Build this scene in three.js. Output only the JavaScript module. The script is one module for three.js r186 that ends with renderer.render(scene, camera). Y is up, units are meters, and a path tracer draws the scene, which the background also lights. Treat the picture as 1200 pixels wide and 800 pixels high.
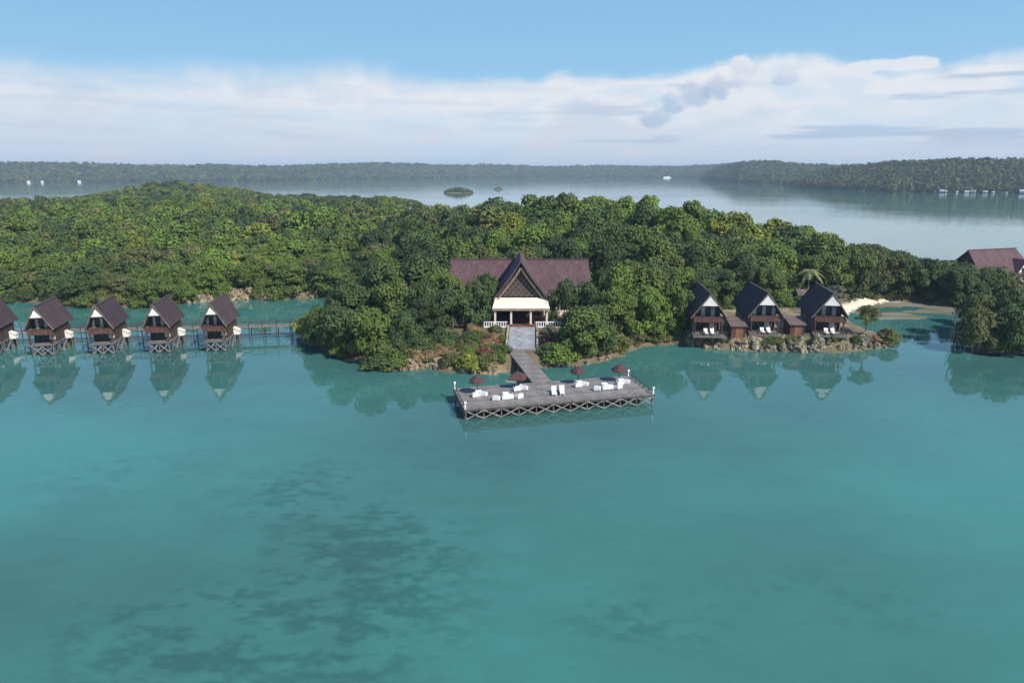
import * as THREE from 'three';
import { mergeGeometries } from 'three/addons/utils/BufferGeometryUtils.js';

// ---------------------------------------------------------------- camera, sky, sun, exposure
const scene = new THREE.Scene();
const camera = new THREE.PerspectiveCamera(53.13, 1024 / 682, 0.5, 14000);
camera.position.set(0, 30, 0);
camera.rotation.x = -Math.atan(0.25);
const renderer = new THREE.WebGLRenderer({ antialias: true });
renderer.toneMapping = THREE.LinearToneMapping;
renderer.toneMappingExposure = 1.2;
renderer.shadowMap.enabled = true;
scene.fog = new THREE.FogExp2(0xc9dcf0, 0.00016);

const R = Math.PI / 180;
function rng(seed) { let a = seed >>> 0; return () => { a = (a + 0x6D2B79F5) | 0; let t = Math.imul(a ^ (a >>> 15), 1 | a); t = (t + Math.imul(t ^ (t >>> 7), 61 | t)) ^ t; return ((t ^ (t >>> 14)) >>> 0) / 4294967296; }; }
const PERM = (() => { const r = rng(77), p = new Uint16Array(1024), v = new Float32Array(1024); for (let i = 0; i < 1024; i++) { p[i] = Math.floor(r() * 1024); v[i] = r() * 2 - 1; } return { p, v }; })();
const hashv = (x, y) => PERM.v[(PERM.p[((x & 1023) + PERM.p[y & 1023]) & 1023] + x * 7 + y * 13) & 1023];
function noise(x, y) { const xi = Math.floor(x), yi = Math.floor(y); let fx = x - xi, fy = y - yi; fx = fx * fx * (3 - 2 * fx); fy = fy * fy * (3 - 2 * fy); const a = hashv(xi, yi), b = hashv(xi + 1, yi), c = hashv(xi, yi + 1), d = hashv(xi + 1, yi + 1); return a + (b - a) * fx + (c - a) * fy + (a - b - c + d) * fx * fy; }
// noise whose lattice repeats every px, py cells, for tiling textures
function tnoise(x, y, px, py) { const xi = Math.floor(x), yi = Math.floor(y); let fx = x - xi, fy = y - yi; fx = fx * fx * (3 - 2 * fx); fy = fy * fy * (3 - 2 * fy); const m = (v, n) => ((v % n) + n) % n; const x0 = m(xi, px), x1 = m(xi + 1, px), y0 = m(yi, py), y1 = m(yi + 1, py); const a = hashv(x0, y0), b = hashv(x1, y0), c = hashv(x0, y1), d = hashv(x1, y1); return a + (b - a) * fx + (c - a) * fy + (a - b - c + d) * fx * fy; }
function fbm(x, y, o = 4) { let s = 0, a = 0.5; for (let i = 0; i < o; i++) { s += a * noise(x, y); x = x * 2.03 + 17.1; y = y * 2.03 + 9.7; a *= 0.5; } return s; }
const clamp = (x, a = 0, b = 1) => Math.min(b, Math.max(a, x));
const smooth = (a, b, x) => { const t = clamp((x - a) / (b - a)); return t * t * (3 - 2 * t); };
const mix = (a, b, t) => a + (b - a) * t;
const lin = (c) => { c /= 255; return c <= 0.04045 ? c / 12.92 : Math.pow((c + 0.055) / 1.055, 2.4); };
const L3 = (r, g, b) => [lin(r), lin(g), lin(b)];

// the sky: clear blue above a long bank of bright cloud that lies all round the horizon
{
  const W = 4096, H = 2048, d = new Float32Array(W * H * 4);
  const zen = L3(70, 128, 196), mid = L3(138, 190, 232), low = L3(158, 207, 239), hz = L3(188, 210, 232);
  const cWhite = L3(241, 240, 243), cMid = L3(214, 223, 236), cLow = L3(200, 214, 231), cGrey = L3(174, 192, 218), cPink = L3(226, 220, 228);
  const heads = [[14.2, 5.7, 1.5, 0.75], [12.6, 5.2, 1.0, 0.7], [15.8, 6.1, 1.2, 0.6], [11.4, 4.1, 1.1, 0.7], [16.4, 7.0, 1.2, 0], [17.7, 7.5, 1.3, 0], [19.0, 7.2, 1.2, 0], [18.2, 6.6, 1.5, 0.1], [20.6, 6.7, 1.1, 0.3], [16.0, 6.4, 1.3, 0.35]];
  { const hr = rng(8); for (let c = 0; c < 16; c++) { const a0 = 45 + c * 17 + hr() * 8; for (let q = 0; q < 5; q++) heads.push([((a0 + (hr() - 0.5) * 7 + 180) % 360) - 180, 5.6 + hr() * 2, 0.8 + hr() * 0.7, hr() < 0.3 ? 0.6 : 0.05]); } }
  for (let j = 0; j < H; j++) {
    const el = ((j + 0.5) / H - 0.5) * 180;
    for (let i = 0; i < W; i++) {
      const k = (j * W + i) * 4;
      let r, g, b;
      const t = clamp(el, 0, 90);
      const s1 = smooth(3, 14, t), s2 = smooth(10, 55, t);
      r = mix(mix(low[0], mid[0], s1), zen[0], s2); g = mix(mix(low[1], mid[1], s1), zen[1], s2); b = mix(mix(low[2], mid[2], s1), zen[2], s2);
      if (el > -1 && el < 30) {
        // azimuth measured from the view direction (-z), to the right
        let az = ((i + 0.5) / W - 0.5) * 360 + 90; if (az > 180) az -= 360;
        const n1 = fbm(az * 0.16 + 40, el * 0.5 + 3, 5), n2 = fbm(az * 0.55 + 11, el * 1.1 + 70, 5), n3 = fbm(az * 0.07 + 5, 3.3, 3);
        // bank with a ragged upper rim
        const bump = 0.75 * Math.max(0, fbm(az * 0.2 + 91.3, 8.1, 4)) * 2 + 0.75 * Math.exp(-(((az - 19) / 8) ** 2)) + 0.3 * Math.exp(-(((az + 17) / 7) ** 2));
        const top = 6.75 + n3 * 0.7 + bump + n2 * 0.4;
        const soft = 0.45 + 0.8 * smooth(6, -18, az) * smooth(-90, -40, az); let den = smooth(top + soft, top - soft * 1.5, el);
        den *= 0.9 - 0.3 * smooth(0.05, 0.5, n1 + 0.15 * n2);
        // tone inside the bank: white crests, paler blue below
        const q = clamp(el / 7.4);
        const lum = smooth(0.2, 0.95, q + n1 * 0.8 + n2 * 0.25 - 0.16 * smooth(-8, -24, az) * smooth(-100, -50, az));
        let cr = mix(cMid[0], cWhite[0], lum), cg = mix(cMid[1], cWhite[1], lum), cb = mix(cMid[2], cWhite[2], lum);
        const lo = smooth(3.0, 0.0, el); cr = mix(cr, cLow[0], lo * 0.75); cg = mix(cg, cLow[1], lo * 0.75); cb = mix(cb, cLow[2], lo * 0.75);
        const pk = 0.5 * smooth(0.02, 0.5, fbm(az * 0.3 + 3, el * 0.9 + 31, 3)) * smooth(6, 2.5, el); cr = mix(cr, cPink[0], pk); cg = mix(cg, cPink[1], pk); cb = mix(cb, cPink[2], pk);
        // long grey streaks and a few grey puffs
        const st = smooth(0.16, 0.42, fbm(az * 0.12 + 60, el * 2.3 + 20, 4) + 0.1 * Math.exp(-(((az - 26) / 12) ** 2)) * 1.2) * smooth(7.4, 6.0, el) * smooth(1.0, 2.4, el) * (0.2 + 0.5 * smooth(2, 14, az) * smooth(60, 40, az));
        cr = mix(cr, cGrey[0], st); cg = mix(cg, cGrey[1], st); cb = mix(cb, cGrey[2], st);
        const puff = (a, e, ra, re) => { const u = (az - a) / ra, v = (el - e) / re; return smooth(0.15, 0.6, 1 - (u * u + v * v) + n2 * 1.5); };
        const pg = Math.max(puff(-60, 5.4, 5, 1.1), puff(75, 5.0, 4, 1.2), puff(140, 5.6, 5, 1.1), puff(-130, 5, 4, 1)) * 0.62;
        cr = mix(cr, cGrey[0], pg); cg = mix(cg, cGrey[1], pg); cb = mix(cb, cGrey[2], pg);
        // billowing cumulus heads with grey undersides
        for (const [ca, ce, cr2, gr] of heads) { const da = az - ca; if (Math.abs(da) > 4) continue; const u = da / cr2, v = (el - ce) / (cr2 * 0.7), q2 = Math.hypot(u, v) * 0.9 + n2 * 0.6 + fbm(az * 1.3, el * 2.0 + 9, 4) * 0.5; const cov = smooth(1.05, 0.5, q2) * (gr > 0.3 ? 0.7 : 0.85); if (cov <= 0) continue; const lit = clamp(0.75 + 0.4 * v + 0.2 * u + n2 * 0.5 - gr); den = Math.max(den, cov); cr = mix(cr, mix(cGrey[0], cWhite[0] * 1.02, lit), cov); cg = mix(cg, mix(cGrey[1], cWhite[1] * 1.01, lit), cov); cb = mix(cb, mix(cGrey[2], cWhite[2], lit), cov); }
        // bright crest of the small cumulus heads
        const hd = Math.max(puff(27, 7.0, 5, 0.6), puff(-80, 7.0, 5, 0.9), puff(100, 7.2, 6, 1.0)) * 0.8;
        den = Math.max(den, hd);
        cr = mix(cr, cWhite[0], hd * 0.6); cg = mix(cg, cWhite[1], hd * 0.6); cb = mix(cb, cWhite[2], hd * 0.6);
        r = mix(r, cr, den); g = mix(g, cg, den); b = mix(b, cb, den);
        const h0 = smooth(1.4, -0.2, el) * 0.5; r = mix(r, hz[0], h0); g = mix(g, hz[1], h0); b = mix(b, hz[2], h0);
      }
      d[k] = r / 1.2; d[k + 1] = g / 1.2; d[k + 2] = b / 1.2; d[k + 3] = 1;
    }
  }
  const t = new THREE.DataTexture(d, W, H, THREE.RGBAFormat, THREE.FloatType);
  t.mapping = THREE.EquirectangularReflectionMapping; t.magFilter = t.minFilter = THREE.LinearFilter; t.needsUpdate = true;
  scene.background = t; scene.environment = t;
}
const sun = new THREE.DirectionalLight(new THREE.Color(1, 0.95, 0.86), 5);
sun.position.set(0.55 * 300, 0.665 * 300, -120 + 0.505 * 300);
sun.target.position.set(0, 0, -120);
sun.castShadow = true; sun.shadow.mapSize.set(4096, 4096);
Object.assign(sun.shadow.camera, { left: -260, right: 260, top: 260, bottom: -260, near: 10, far: 900 });
scene.add(sun, sun.target);

// ---------------------------------------------------------------- helpers
const used = new Map();
function numbered(name) { const n = used.get(name) ?? 0; used.set(name, n + 1); return n ? `${name}_${String(n).padStart(3, '0')}` : name; }
function tag(o, label, category, group) { o.userData.label = label; o.userData.category = category; if (group) o.userData.group = group; return o; }
function base(name, label, category, [x, y, z] = [0, 0, 0], turn = 0, group) { const o = new THREE.Group(); o.name = numbered(name); o.position.set(x, y, z); o.rotation.y = turn; scene.add(o); return tag(o, label, category, group); }
function copy(src, label, [x, y, z], turn = 0, scale = 1) { const c = src.clone(); c.userData = { ...src.userData }; c.name = numbered(src.name.replace(/_\d{3}$/, '')); c.position.set(x, y, z); c.rotation.y = turn; c.scale.setScalar(scale); c.userData.label = label; scene.add(c); return c; }
function planarUV(g) { // uv in metres on whichever plane each face lies nearest to
  const p = g.attributes.position, n = g.attributes.normal, uv = new Float32Array(p.count * 2);
  for (let i = 0; i < p.count; i += 3) {
    const ax = Math.abs(n.getX(i) + n.getX(i + 1) + n.getX(i + 2)), ay = Math.abs(n.getY(i) + n.getY(i + 1) + n.getY(i + 2)), az = Math.abs(n.getZ(i) + n.getZ(i + 1) + n.getZ(i + 2));
    for (let k = i; k < i + 3; k++) { const x = p.getX(k), y = p.getY(k), z = p.getZ(k); if (ax >= ay && ax >= az) { uv[2 * k] = z; uv[2 * k + 1] = y; } else if (ay >= az) { uv[2 * k] = x; uv[2 * k + 1] = z; } else { uv[2 * k] = x; uv[2 * k + 1] = y; } }
  }
  g.setAttribute('uv', new THREE.BufferAttribute(uv, 2)); return g;
}
const V = (x, y, z) => new THREE.Vector3(x, y, z);
class MB {
  constructor() { this.g = []; }
  add(g, m) { g = g.index ? g.toNonIndexed() : g.clone(); for (const k of Object.keys(g.attributes)) if (k !== 'position' && k !== 'normal') g.deleteAttribute(k); g.morphAttributes = {}; if (m) g.applyMatrix4(m); this.g.push(g); return this; }
  box(w, h, d, x, y, z, rx = 0, ry = 0, rz = 0) { return this.add(new THREE.BoxGeometry(w, h, d), new THREE.Matrix4().makeRotationFromEuler(new THREE.Euler(rx, ry, rz)).setPosition(x, y, z)); }
  cyl(a, b, r0, r1, seg = 8) { const dir = b.clone().sub(a), len = dir.length(); const q = new THREE.Quaternion().setFromUnitVectors(V(0, 1, 0), dir.normalize()); return this.add(new THREE.CylinderGeometry(r1, r0, len, seg), new THREE.Matrix4().compose(a.clone().add(b).multiplyScalar(0.5), q, V(1, 1, 1))); }
  bar(a, b, w, h) { const dir = b.clone().sub(a), len = dir.length(); const m = new THREE.Matrix4().lookAt(a, b, Math.abs(dir.y) > 0.98 * len ? V(1, 0, 0) : V(0, 1, 0)); m.setPosition(a.clone().add(b).multiplyScalar(0.5)); return this.add(new THREE.BoxGeometry(w, h, len), m); }
  slab(p, th) { // a flat plate over the outline p (convex, counter-clockwise from outside), th thick, outer face at p
    const n = p[1].clone().sub(p[0]).cross(p[2].clone().sub(p[0])).normalize(), q = p.map((v) => v.clone().addScaledVector(n, -th)), pos = [];
    const tri = (a, b, c) => pos.push(a.x, a.y, a.z, b.x, b.y, b.z, c.x, c.y, c.z);
    for (let i = 1; i < p.length - 1; i++) { tri(p[0], p[i], p[i + 1]); tri(q[0], q[i + 1], q[i]); }
    for (let i = 0; i < p.length; i++) { const j = (i + 1) % p.length; tri(p[i], q[i], q[j]); tri(p[i], q[j], p[j]); }
    const g = new THREE.BufferGeometry(); g.setAttribute('position', new THREE.Float32BufferAttribute(pos, 3)); g.computeVertexNormals(); return this.add(g);
  }
  build(name, mat, parent) { const g = planarUV(this.g.length > 1 ? mergeGeometries(this.g) : this.g[0]); const m = new THREE.Mesh(g, mat); m.name = parent ? name : numbered(name); (parent ?? scene).add(m); return m; }
}
const B = () => new MB();
const nest = (t, parent, ...names) => { const p = t.children.find((c) => c.name === parent); if (p) for (const c of t.children.filter((c) => names.includes(c.name))) p.add(c); }; // pieces of a part become its children (all share the thing's axes)

// ---------------------------------------------------------------- textures and materials
function tex(size, fn, { srgb = true, metres = 1, h } = {}) {
  const w = size, hh = h ?? size, d = new Uint8Array(w * hh * 4);
  for (let j = 0; j < hh; j++) for (let i = 0; i < w; i++) { const v = fn(i / w, j / hh), k = (j * w + i) * 4; if (Array.isArray(v)) { d[k] = clamp(v[0]) * 255; d[k + 1] = clamp(v[1]) * 255; d[k + 2] = clamp(v[2]) * 255; } else d[k] = d[k + 1] = d[k + 2] = clamp(v) * 255; d[k + 3] = 255; }
  const t = new THREE.DataTexture(d, w, hh); t.colorSpace = srgb ? THREE.SRGBColorSpace : THREE.NoColorSpace; t.magFilter = THREE.LinearFilter; t.minFilter = THREE.LinearMipmapLinearFilter; t.generateMipmaps = true; t.wrapS = t.wrapT = THREE.RepeatWrapping; t.repeat.set(1 / metres, 1 / metres); t.needsUpdate = true; return t;
}
const tf = (u, v, f, o = 4) => { let s = 0, a = 0.5; for (let i = 0; i < o; i++) { s += a * tnoise(u * f, v * f, f, f); f *= 2; a *= 0.5; } return s; };
const grainMap = tex(256, (u, v) => 0.9 + tf(u, v, 8) * 0.22 + tf(u, v, 64, 2) * 0.1, { metres: 4 });
const fineMap = tex(256, (u, v) => 0.97 + tf(u, v, 6) * 0.07 + tf(u, v, 64, 2) * 0.04, { metres: 3 });
const plankMap = tex(512, (u, v) => { const n = 12, r = Math.floor(v * n), f = v * n - r; const tone = 0.82 + hashv(r, 5) * 0.1 + tnoise(u * 6 + r * 3, v * 96, 6, 96) * 0.07 + tf(u, v, 6, 3) * 0.16; return f < 0.07 ? tone * 0.55 : tone; }, { metres: 2.4 });
const plankBump = tex(512, (u, v) => { const n = 12, r = Math.floor(v * n), f = v * n - r; return f < 0.07 ? 0 : 0.8 + hashv(r, 9) * 0.15; }, { srgb: false, metres: 2.4 });
const boardMap = tex(512, (u, v) => { const n = 12, r = Math.floor(u * n), f = u * n - r; const tone = 0.82 + hashv(r, 15) * 0.12 + tnoise(u * 96, v * 6 + r * 3, 96, 6) * 0.08 + tf(u, v, 6, 3) * 0.12; return f < 0.08 ? tone * 0.5 : tone; }, { metres: 2.4 });
const roofMap = tex(512, (u, v) => { const n = 20, r = Math.floor(v * n), m = 24, uu = u * m + (r % 2) * 0.5, c = Math.floor(uu) % m; return 0.84 + hashv(c, r + 40) * 0.09 + tf(u, v, 4, 4) * 0.12; }, { metres: 5 });
const roofBump = tex(512, (u, v) => { const n = 20, r = Math.floor(v * n), f = v * n - r, m = 24, uu = u * m + (r % 2) * 0.5, fu = uu - Math.floor(uu); return (fu < 0.06 ? 0.1 : 0.45) + (1 - f) * 0.5; }, { srgb: false, metres: 5 });
const rockMap = tex(512, (u, v) => { const n = tf(u, v, 6, 5), k = smooth(0.1, 0.3, tf(u + 0.37, v + 0.61, 10, 4)); const t = 0.8 + n * 0.5 - k * 0.3; return [t, t * 0.965, t * 0.9]; }, { metres: 3 });
const rockBump = tex(512, (u, v) => 0.5 + tf(u, v, 8, 5) * 0.8, { srgb: false, metres: 3 });
const barkMap = tex(256, (u, v) => 0.8 + tf(u, v, 12, 4) * 0.4, { metres: 2 });
const rgb = (r, g, b) => new THREE.Color().setRGB(r, g, b);
const std = (r, g, b, rough = 0.8, extra = {}) => new THREE.MeshStandardMaterial({ color: rgb(r, g, b), roughness: rough, ...extra });
const M = {
  roof: std(0.138, 0.075, 0.08, 0.9, { map: roofMap, bumpMap: roofBump, bumpScale: 0.03 }),
  hutRoof: std(0.072, 0.042, 0.05, 0.92, { map: roofMap, bumpMap: roofBump, bumpScale: 0.03 }),
  hutRoofWorn: std(0.083, 0.05, 0.056, 0.92, { map: roofMap, bumpMap: roofBump, bumpScale: 0.03 }),
  hutRoofDark: std(0.062, 0.038, 0.047, 0.92, { map: roofMap, bumpMap: roofBump, bumpScale: 0.03 }),
  hutTrim: std(0.25, 0.19, 0.15, 0.8, { map: boardMap }),
  ridge: std(0.1, 0.062, 0.07, 0.75, { map: grainMap }),
  plaster: std(0.74, 0.71, 0.66, 0.85, { map: fineMap }),
  cream: std(0.72, 0.64, 0.53, 0.8, { map: fineMap }),
  trim: std(0.42, 0.31, 0.22, 0.7, { map: boardMap }),
  timber: std(0.085, 0.05, 0.038, 0.8, { map: boardMap }),
  redwood: std(0.15, 0.062, 0.05, 0.75, { map: boardMap }),
  greywood: std(0.23, 0.2, 0.185, 0.85, { map: boardMap }),
  deck: std(0.31, 0.27, 0.25, 0.85, { map: plankMap, bumpMap: plankBump, bumpScale: 0.012 }),
  post: std(0.2, 0.175, 0.16, 0.9, { map: barkMap }),
  darkpost: std(0.1, 0.085, 0.08, 0.9, { map: barkMap }),
  brace: std(0.36, 0.33, 0.31, 0.85, { map: barkMap }),
  door: std(0.3, 0.13, 0.06, 0.7, { map: boardMap }),
  shedroof: std(0.2, 0.14, 0.125, 0.85, { map: plankMap }),
  glass: std(0.02, 0.025, 0.03, 0.08),
  curtain: std(0.6, 0.58, 0.55, 0.9, { map: grainMap }),
  white: std(0.82, 0.82, 0.82, 0.5),
  carve: std(0.075, 0.055, 0.048, 0.8, { map: grainMap }),
  carveLight: std(0.17, 0.13, 0.11, 0.8),
  umbrella: std(0.095, 0.04, 0.042, 0.85, { map: grainMap }),
  paving: std(0.34, 0.34, 0.36, 0.9, { map: grainMap }),
  stone: std(0.5, 0.47, 0.42, 0.9, { map: rockMap }),
  rock: std(0.4, 0.37, 0.315, 0.95, { map: rockMap, bumpMap: rockBump, bumpScale: 0.25 }),
  rockWarm: std(0.46, 0.37, 0.27, 0.95, { map: rockMap, bumpMap: rockBump, bumpScale: 0.25 }),
  rockGrey: std(0.29, 0.28, 0.265, 0.95, { map: rockMap, bumpMap: rockBump, bumpScale: 0.25 }),
  bark: std(0.16, 0.135, 0.11, 0.95, { map: barkMap }),
  paleBark: std(0.34, 0.31, 0.28, 0.95, { map: barkMap }),
  redfloor: std(0.22, 0.1, 0.08, 0.6, { map: grainMap }),
  wallfar: std(0.7, 0.7, 0.68, 0.9), rooffar: std(0.55, 0.57, 0.6, 0.6), rooffar2: std(0.25, 0.2, 0.19, 0.8),
};

// ---------------------------------------------------------------- terrain
const island = [[-520, -185], [-300, -172], [-200, -166], [-150, -161], [-134, -161], [-122, -160], [-110, -157], [-97, -152], [-81, -152], [-74, -158], [-67, -162], [-54, -162], [-46, -166], [-36, -164], [-30, -156], [-30, -146], [-34, -134], [-39, -126], [-38, -120], [-32, -112.5], [-24, -105], [-20.5, -101.5], [-17, -101.5], [-13.5, -103.5], [-10.5, -101.5], [-3.5, -99.5], [0, -100.5], [5, -103], [12, -105.5], [17, -109], [20, -114], [25, -117], [30.5, -118], [33, -116], [37, -114], [41, -112.8], [51, -112.2], [59, -113.5], [66, -116], [69.5, -120], [69, -126], [68, -134], [70, -142], [75, -149], [80, -153], [88.5, -160], [95, -158], [99, -154], [105, -149], [113, -152], [119, -160], [121, -166], [117, -172], [108, -174], [100, -178], [92, -192], [82, -228], [64, -258], [36, -292], [4, -318], [-28, -322], [-50, -345], [-62, -420], [-78, -490], [-70, -540], [-76, -556], [-110, -575], [-150, -590], [-200, -605], [-225, -640], [-285, -655], [-340, -635], [-352, -560], [-340, -470], [-400, -432], [-560, -420]];
const mangroveIslet = [[75.5, -111], [80, -109], [92, -108], [112, -110], [120, -124], [112, -136], [100, -137], [90, -130], [80, -121]];
function polySD(P, x, z) {
  let d = 1e9, inside = false;
  for (let i = 0, j = P.length - 1; i < P.length; j = i++) {
    const [xi, zi] = P[i], [xj, zj] = P[j], ex = xj - xi, ez = zj - zi, wx = x - xi, wz = z - zi, t = clamp((wx * ex + wz * ez) / (ex * ex + ez * ez)), bx = wx - ex * t, bz = wz - ez * t;
    d = Math.min(d, bx * bx + bz * bz);
    if ((zi > z) !== (zj > z) && x < ex * (z - zi) / ez + xi) inside = !inside;
  }
  return (inside ? 1 : -1) * Math.sqrt(d);
}
const land = (x, z) => polySD(island, x, z) + noise(x * 0.31, z * 0.31) * 0.9 + noise(x * 0.9, z * 0.9) * 0.4;
const bell = (x, z, cx, cz, rx, rz) => Math.exp(-(((x - cx) / rx) ** 2) - ((z - cz) / rz) ** 2);
const inRect = (x, z, x0, x1, z0, z1, soft) => smooth(x0 - soft, x0, x) * (1 - smooth(x1, x1 + soft, x)) * smooth(z0 - soft, z0, z) * (1 - smooth(z1, z1 + soft, z));
function ground(x, z) {
  const d = land(x, z), m = polySD(mangroveIslet, x, z);
  let h;
  if (d > 0) {
    h = 1.5 * smooth(-0.3, 5, d) + 0.15 + fbm(x * 0.07, z * 0.07, 3) * 1.2 * smooth(3, 15, d);
    h += 8 * bell(x, z, 26, -205, 50, 42) + 3 * bell(x, z, -35, -250, 60, 60) + 12 * bell(x, z, -288, -600, 46, 40) + 3 * bell(x, z, -180, -330, 120, 90) * smooth(0, 40, d);
    h = mix(h, 3.15, inRect(x, z, -13, 17, -144, -117, 5));           // lodge terrace
    h = mix(h, mix(1.45, 3.1, smooth(-108, -118, z)), inRect(x, z, -1.5, 5, -118, -106, 2.5) * smooth(0, 3, d));
    h = mix(h, 2.1, inRect(x, z, 31, 62, -136, -115.5, 2) * smooth(0.2, 2.5, d));  // cabin terrace
    const cove = inRect(x, z, 66, 82, -152, -138, 5); h = mix(h, Math.min(h, 0.9), cove);
  } else {
    h = -0.1 - 2.6 * smooth(0, 22, -d) - 1.2 * smooth(15, 80, -d) + fbm(x * 0.05, z * 0.05, 3) * 0.5 * smooth(2, 20, -d);
    // drying flats of the small cove
    const c = inRect(x, z, 76, 100, -158, -139, 6); h = mix(h, 0.028 + fbm(x * 0.1, z * 0.45, 4) * 0.1, c);
  }
  if (m > -6) h = Math.max(h, mix(h, -0.12 + 0.25 * smooth(0, 5, m), smooth(-6, 0, m)));
  return h;
}
const T0 = -150, T1 = 150, Z0 = -300;
const beds = (x, z) => Math.max(bell(x, z, -12, -46, 9, 15), 0.9 * bell(x, z, -19, -40, 12, 7), 0.75 * bell(x, z, -20, -60, 9, 9), 0.5 * bell(x, z, 9, -41, 8, 4), 0.45 * bell(x, z, -42, -66, 16, 8), 0.4 * bell(x, z, -60, -92, 26, 14), 0.35 * bell(x, z, 22, -44, 14, 6), 0.4 * bell(x, z, -6, -68, 14, 7));
const terrainMap = (() => { // coral sand, eelgrass beds and rubble below water; litter, dry grass and beach above it
  const N = 2048, d = new Uint8Array(N * N * 4), G = 301, sd = new Float32Array(G * G);
  for (let j = 0; j < G; j++) for (let i = 0; i < G; i++) sd[j * G + i] = polySD(island, T0 + i, Z0 + j);
  const enc = (c) => 255 * (c <= 0.0031308 ? 12.92 * c : 1.055 * Math.pow(c, 1 / 2.4) - 0.055);
  const LUT = new Uint8Array(1025); for (let i = 0; i <= 1024; i++) LUT[i] = enc(i / 1024);
  for (let j = 0; j < N; j++) for (let i = 0; i < N; i++) {
    const x = T0 + (i + 0.5) / N * 300, z = Z0 + (j + 0.5) / N * 300;
    const gx = Math.min(x - T0, 299.99), gz = Math.min(z - Z0, 299.99), ix = Math.floor(gx), iz = Math.floor(gz), fx = gx - ix, fz = gz - iz;
    const s = (sd[iz * G + ix] * (1 - fx) + sd[iz * G + ix + 1] * fx) * (1 - fz) + (sd[(iz + 1) * G + ix] * (1 - fx) + sd[(iz + 1) * G + ix + 1] * fx) * fz;
    const fine = noise(x * 3.1, z * 3.1) * 0.5 + noise(x * 6.7, z * 6.7) * 0.3;
    let r, g, b;
    if (s < -1.2 - fine) {
      const v = 0.62 + fbm(x * 0.12, z * 0.12, 3) * 0.12 + fine * 0.05; r = v; g = v * 0.96; b = v * 0.84;
      // eelgrass: mottled beds inside large patches
      const bed = beds(x, z);
      const mott = fbm(x * 0.24 + 7, z * 0.3 + 3, 5) + fbm(x * 0.07, z * 0.09, 2) * 0.6;
      const k = smooth(0.02, 0.3, mott + bed * 0.75 - 0.42) * smooth(0.05, 0.35, bed + 0.12) * 0.92;
      r = mix(r, 0.06, k); g = mix(g, 0.1, k); b = mix(b, 0.07, k);
      const rb = Math.max(smooth(-6, -2, s), smooth(-16, -4, s) * smooth(0.05, 0.3, fbm(x * 0.35 + 30, z * 0.35, 4) + 0.1) * 0.8, polySD(mangroveIslet, x, z) > -8 ? 1 : 0);   // coral rubble by the shore
      r = mix(r, 0.16, rb); g = mix(g, 0.135, rb); b = mix(b, 0.09, rb);
      const mud = inRect(x, z, 70, 106, -164, -131, 6), mv = 0.13 + fbm(x * 0.12, z * 0.5, 4) * 0.13; r = mix(r, mv * 1.05, mud); g = mix(g, mv, mud); b = mix(b, mv * 0.66, mud);
    } else {
      const n = fbm(x * 0.2, z * 0.2, 4); r = 0.13 + n * 0.06; g = 0.1 + n * 0.045; b = 0.06 + n * 0.03;
      const gr = smooth(-0.1, 0.3, fbm(x * 0.33 + 50, z * 0.33, 4)); r = mix(r, 0.12, gr * 0.7); g = mix(g, 0.12, gr * 0.7); b = mix(b, 0.045, gr * 0.7);
      const dry = Math.max(inRect(x, z, 32, 76, -150, -124, 4), inRect(x, z, -17, -2, -112, -98, 2)) * smooth(-0.25, 0.2, n + fine * 0.3); r = mix(r, 0.34, dry * 0.8); g = mix(g, 0.26, dry * 0.8); b = mix(b, 0.14, dry * 0.8);
      const sand = inRect(x, z, 71, 90, -164, -144, 3) * smooth(2.3, 1.4, s + fine * 2); r = mix(r, 0.66, sand); g = mix(g, 0.58, sand); b = mix(b, 0.44, sand);
    }
    const q = 1 + fine * 0.18, k = (j * N + i) * 4; d[k] = LUT[Math.round(clamp(r * q) * 1024)]; d[k + 1] = LUT[Math.round(clamp(g * q) * 1024)]; d[k + 2] = LUT[Math.round(clamp(b * q) * 1024)]; d[k + 3] = 255;
  }
  const t = new THREE.DataTexture(d, N, N); t.colorSpace = THREE.SRGBColorSpace; t.magFilter = THREE.LinearFilter; t.minFilter = THREE.LinearMipmapLinearFilter; t.generateMipmaps = true; t.wrapS = t.wrapT = THREE.MirroredRepeatWrapping; t.needsUpdate = true; return t;
})();
function lines(a, b, f0, f1, fine, coarse) { const o = []; let x = a; while (x < b) { o.push(x); const dd = x < f0 ? f0 - x : x > f1 ? x - f1 : 0; x += Math.min(coarse, fine + dd * 0.06); } o.push(b); return o; }
{
  const xs = lines(-560, 420, -75, 125, 1.25, 9), zs = lines(-720, 60, -172, -95, 1.25, 9), nx = xs.length, nz = zs.length, pos = new Float32Array(nx * nz * 3), uv = new Float32Array(nx * nz * 2), idx = [];
  for (let j = 0; j < nz; j++) for (let i = 0; i < nx; i++) { const k = j * nx + i, x = xs[i], z = zs[j]; pos[3 * k] = x; pos[3 * k + 1] = ground(x, z); pos[3 * k + 2] = z; uv[2 * k] = (x - T0) / 300; uv[2 * k + 1] = (z - Z0) / 300; if (i && j) idx.push(k - nx - 1, k - 1, k, k - nx - 1, k, k - nx); }
  const g = new THREE.BufferGeometry(); g.setAttribute('position', new THREE.BufferAttribute(pos, 3)); g.setAttribute('uv', new THREE.BufferAttribute(uv, 2)); g.setIndex(idx); g.computeVertexNormals();
  const m = new THREE.Mesh(g, std(1, 1, 1, 0.95, { map: terrainMap })); m.name = 'terrain'; m.userData.kind = 'structure'; scene.add(m);
}
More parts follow.
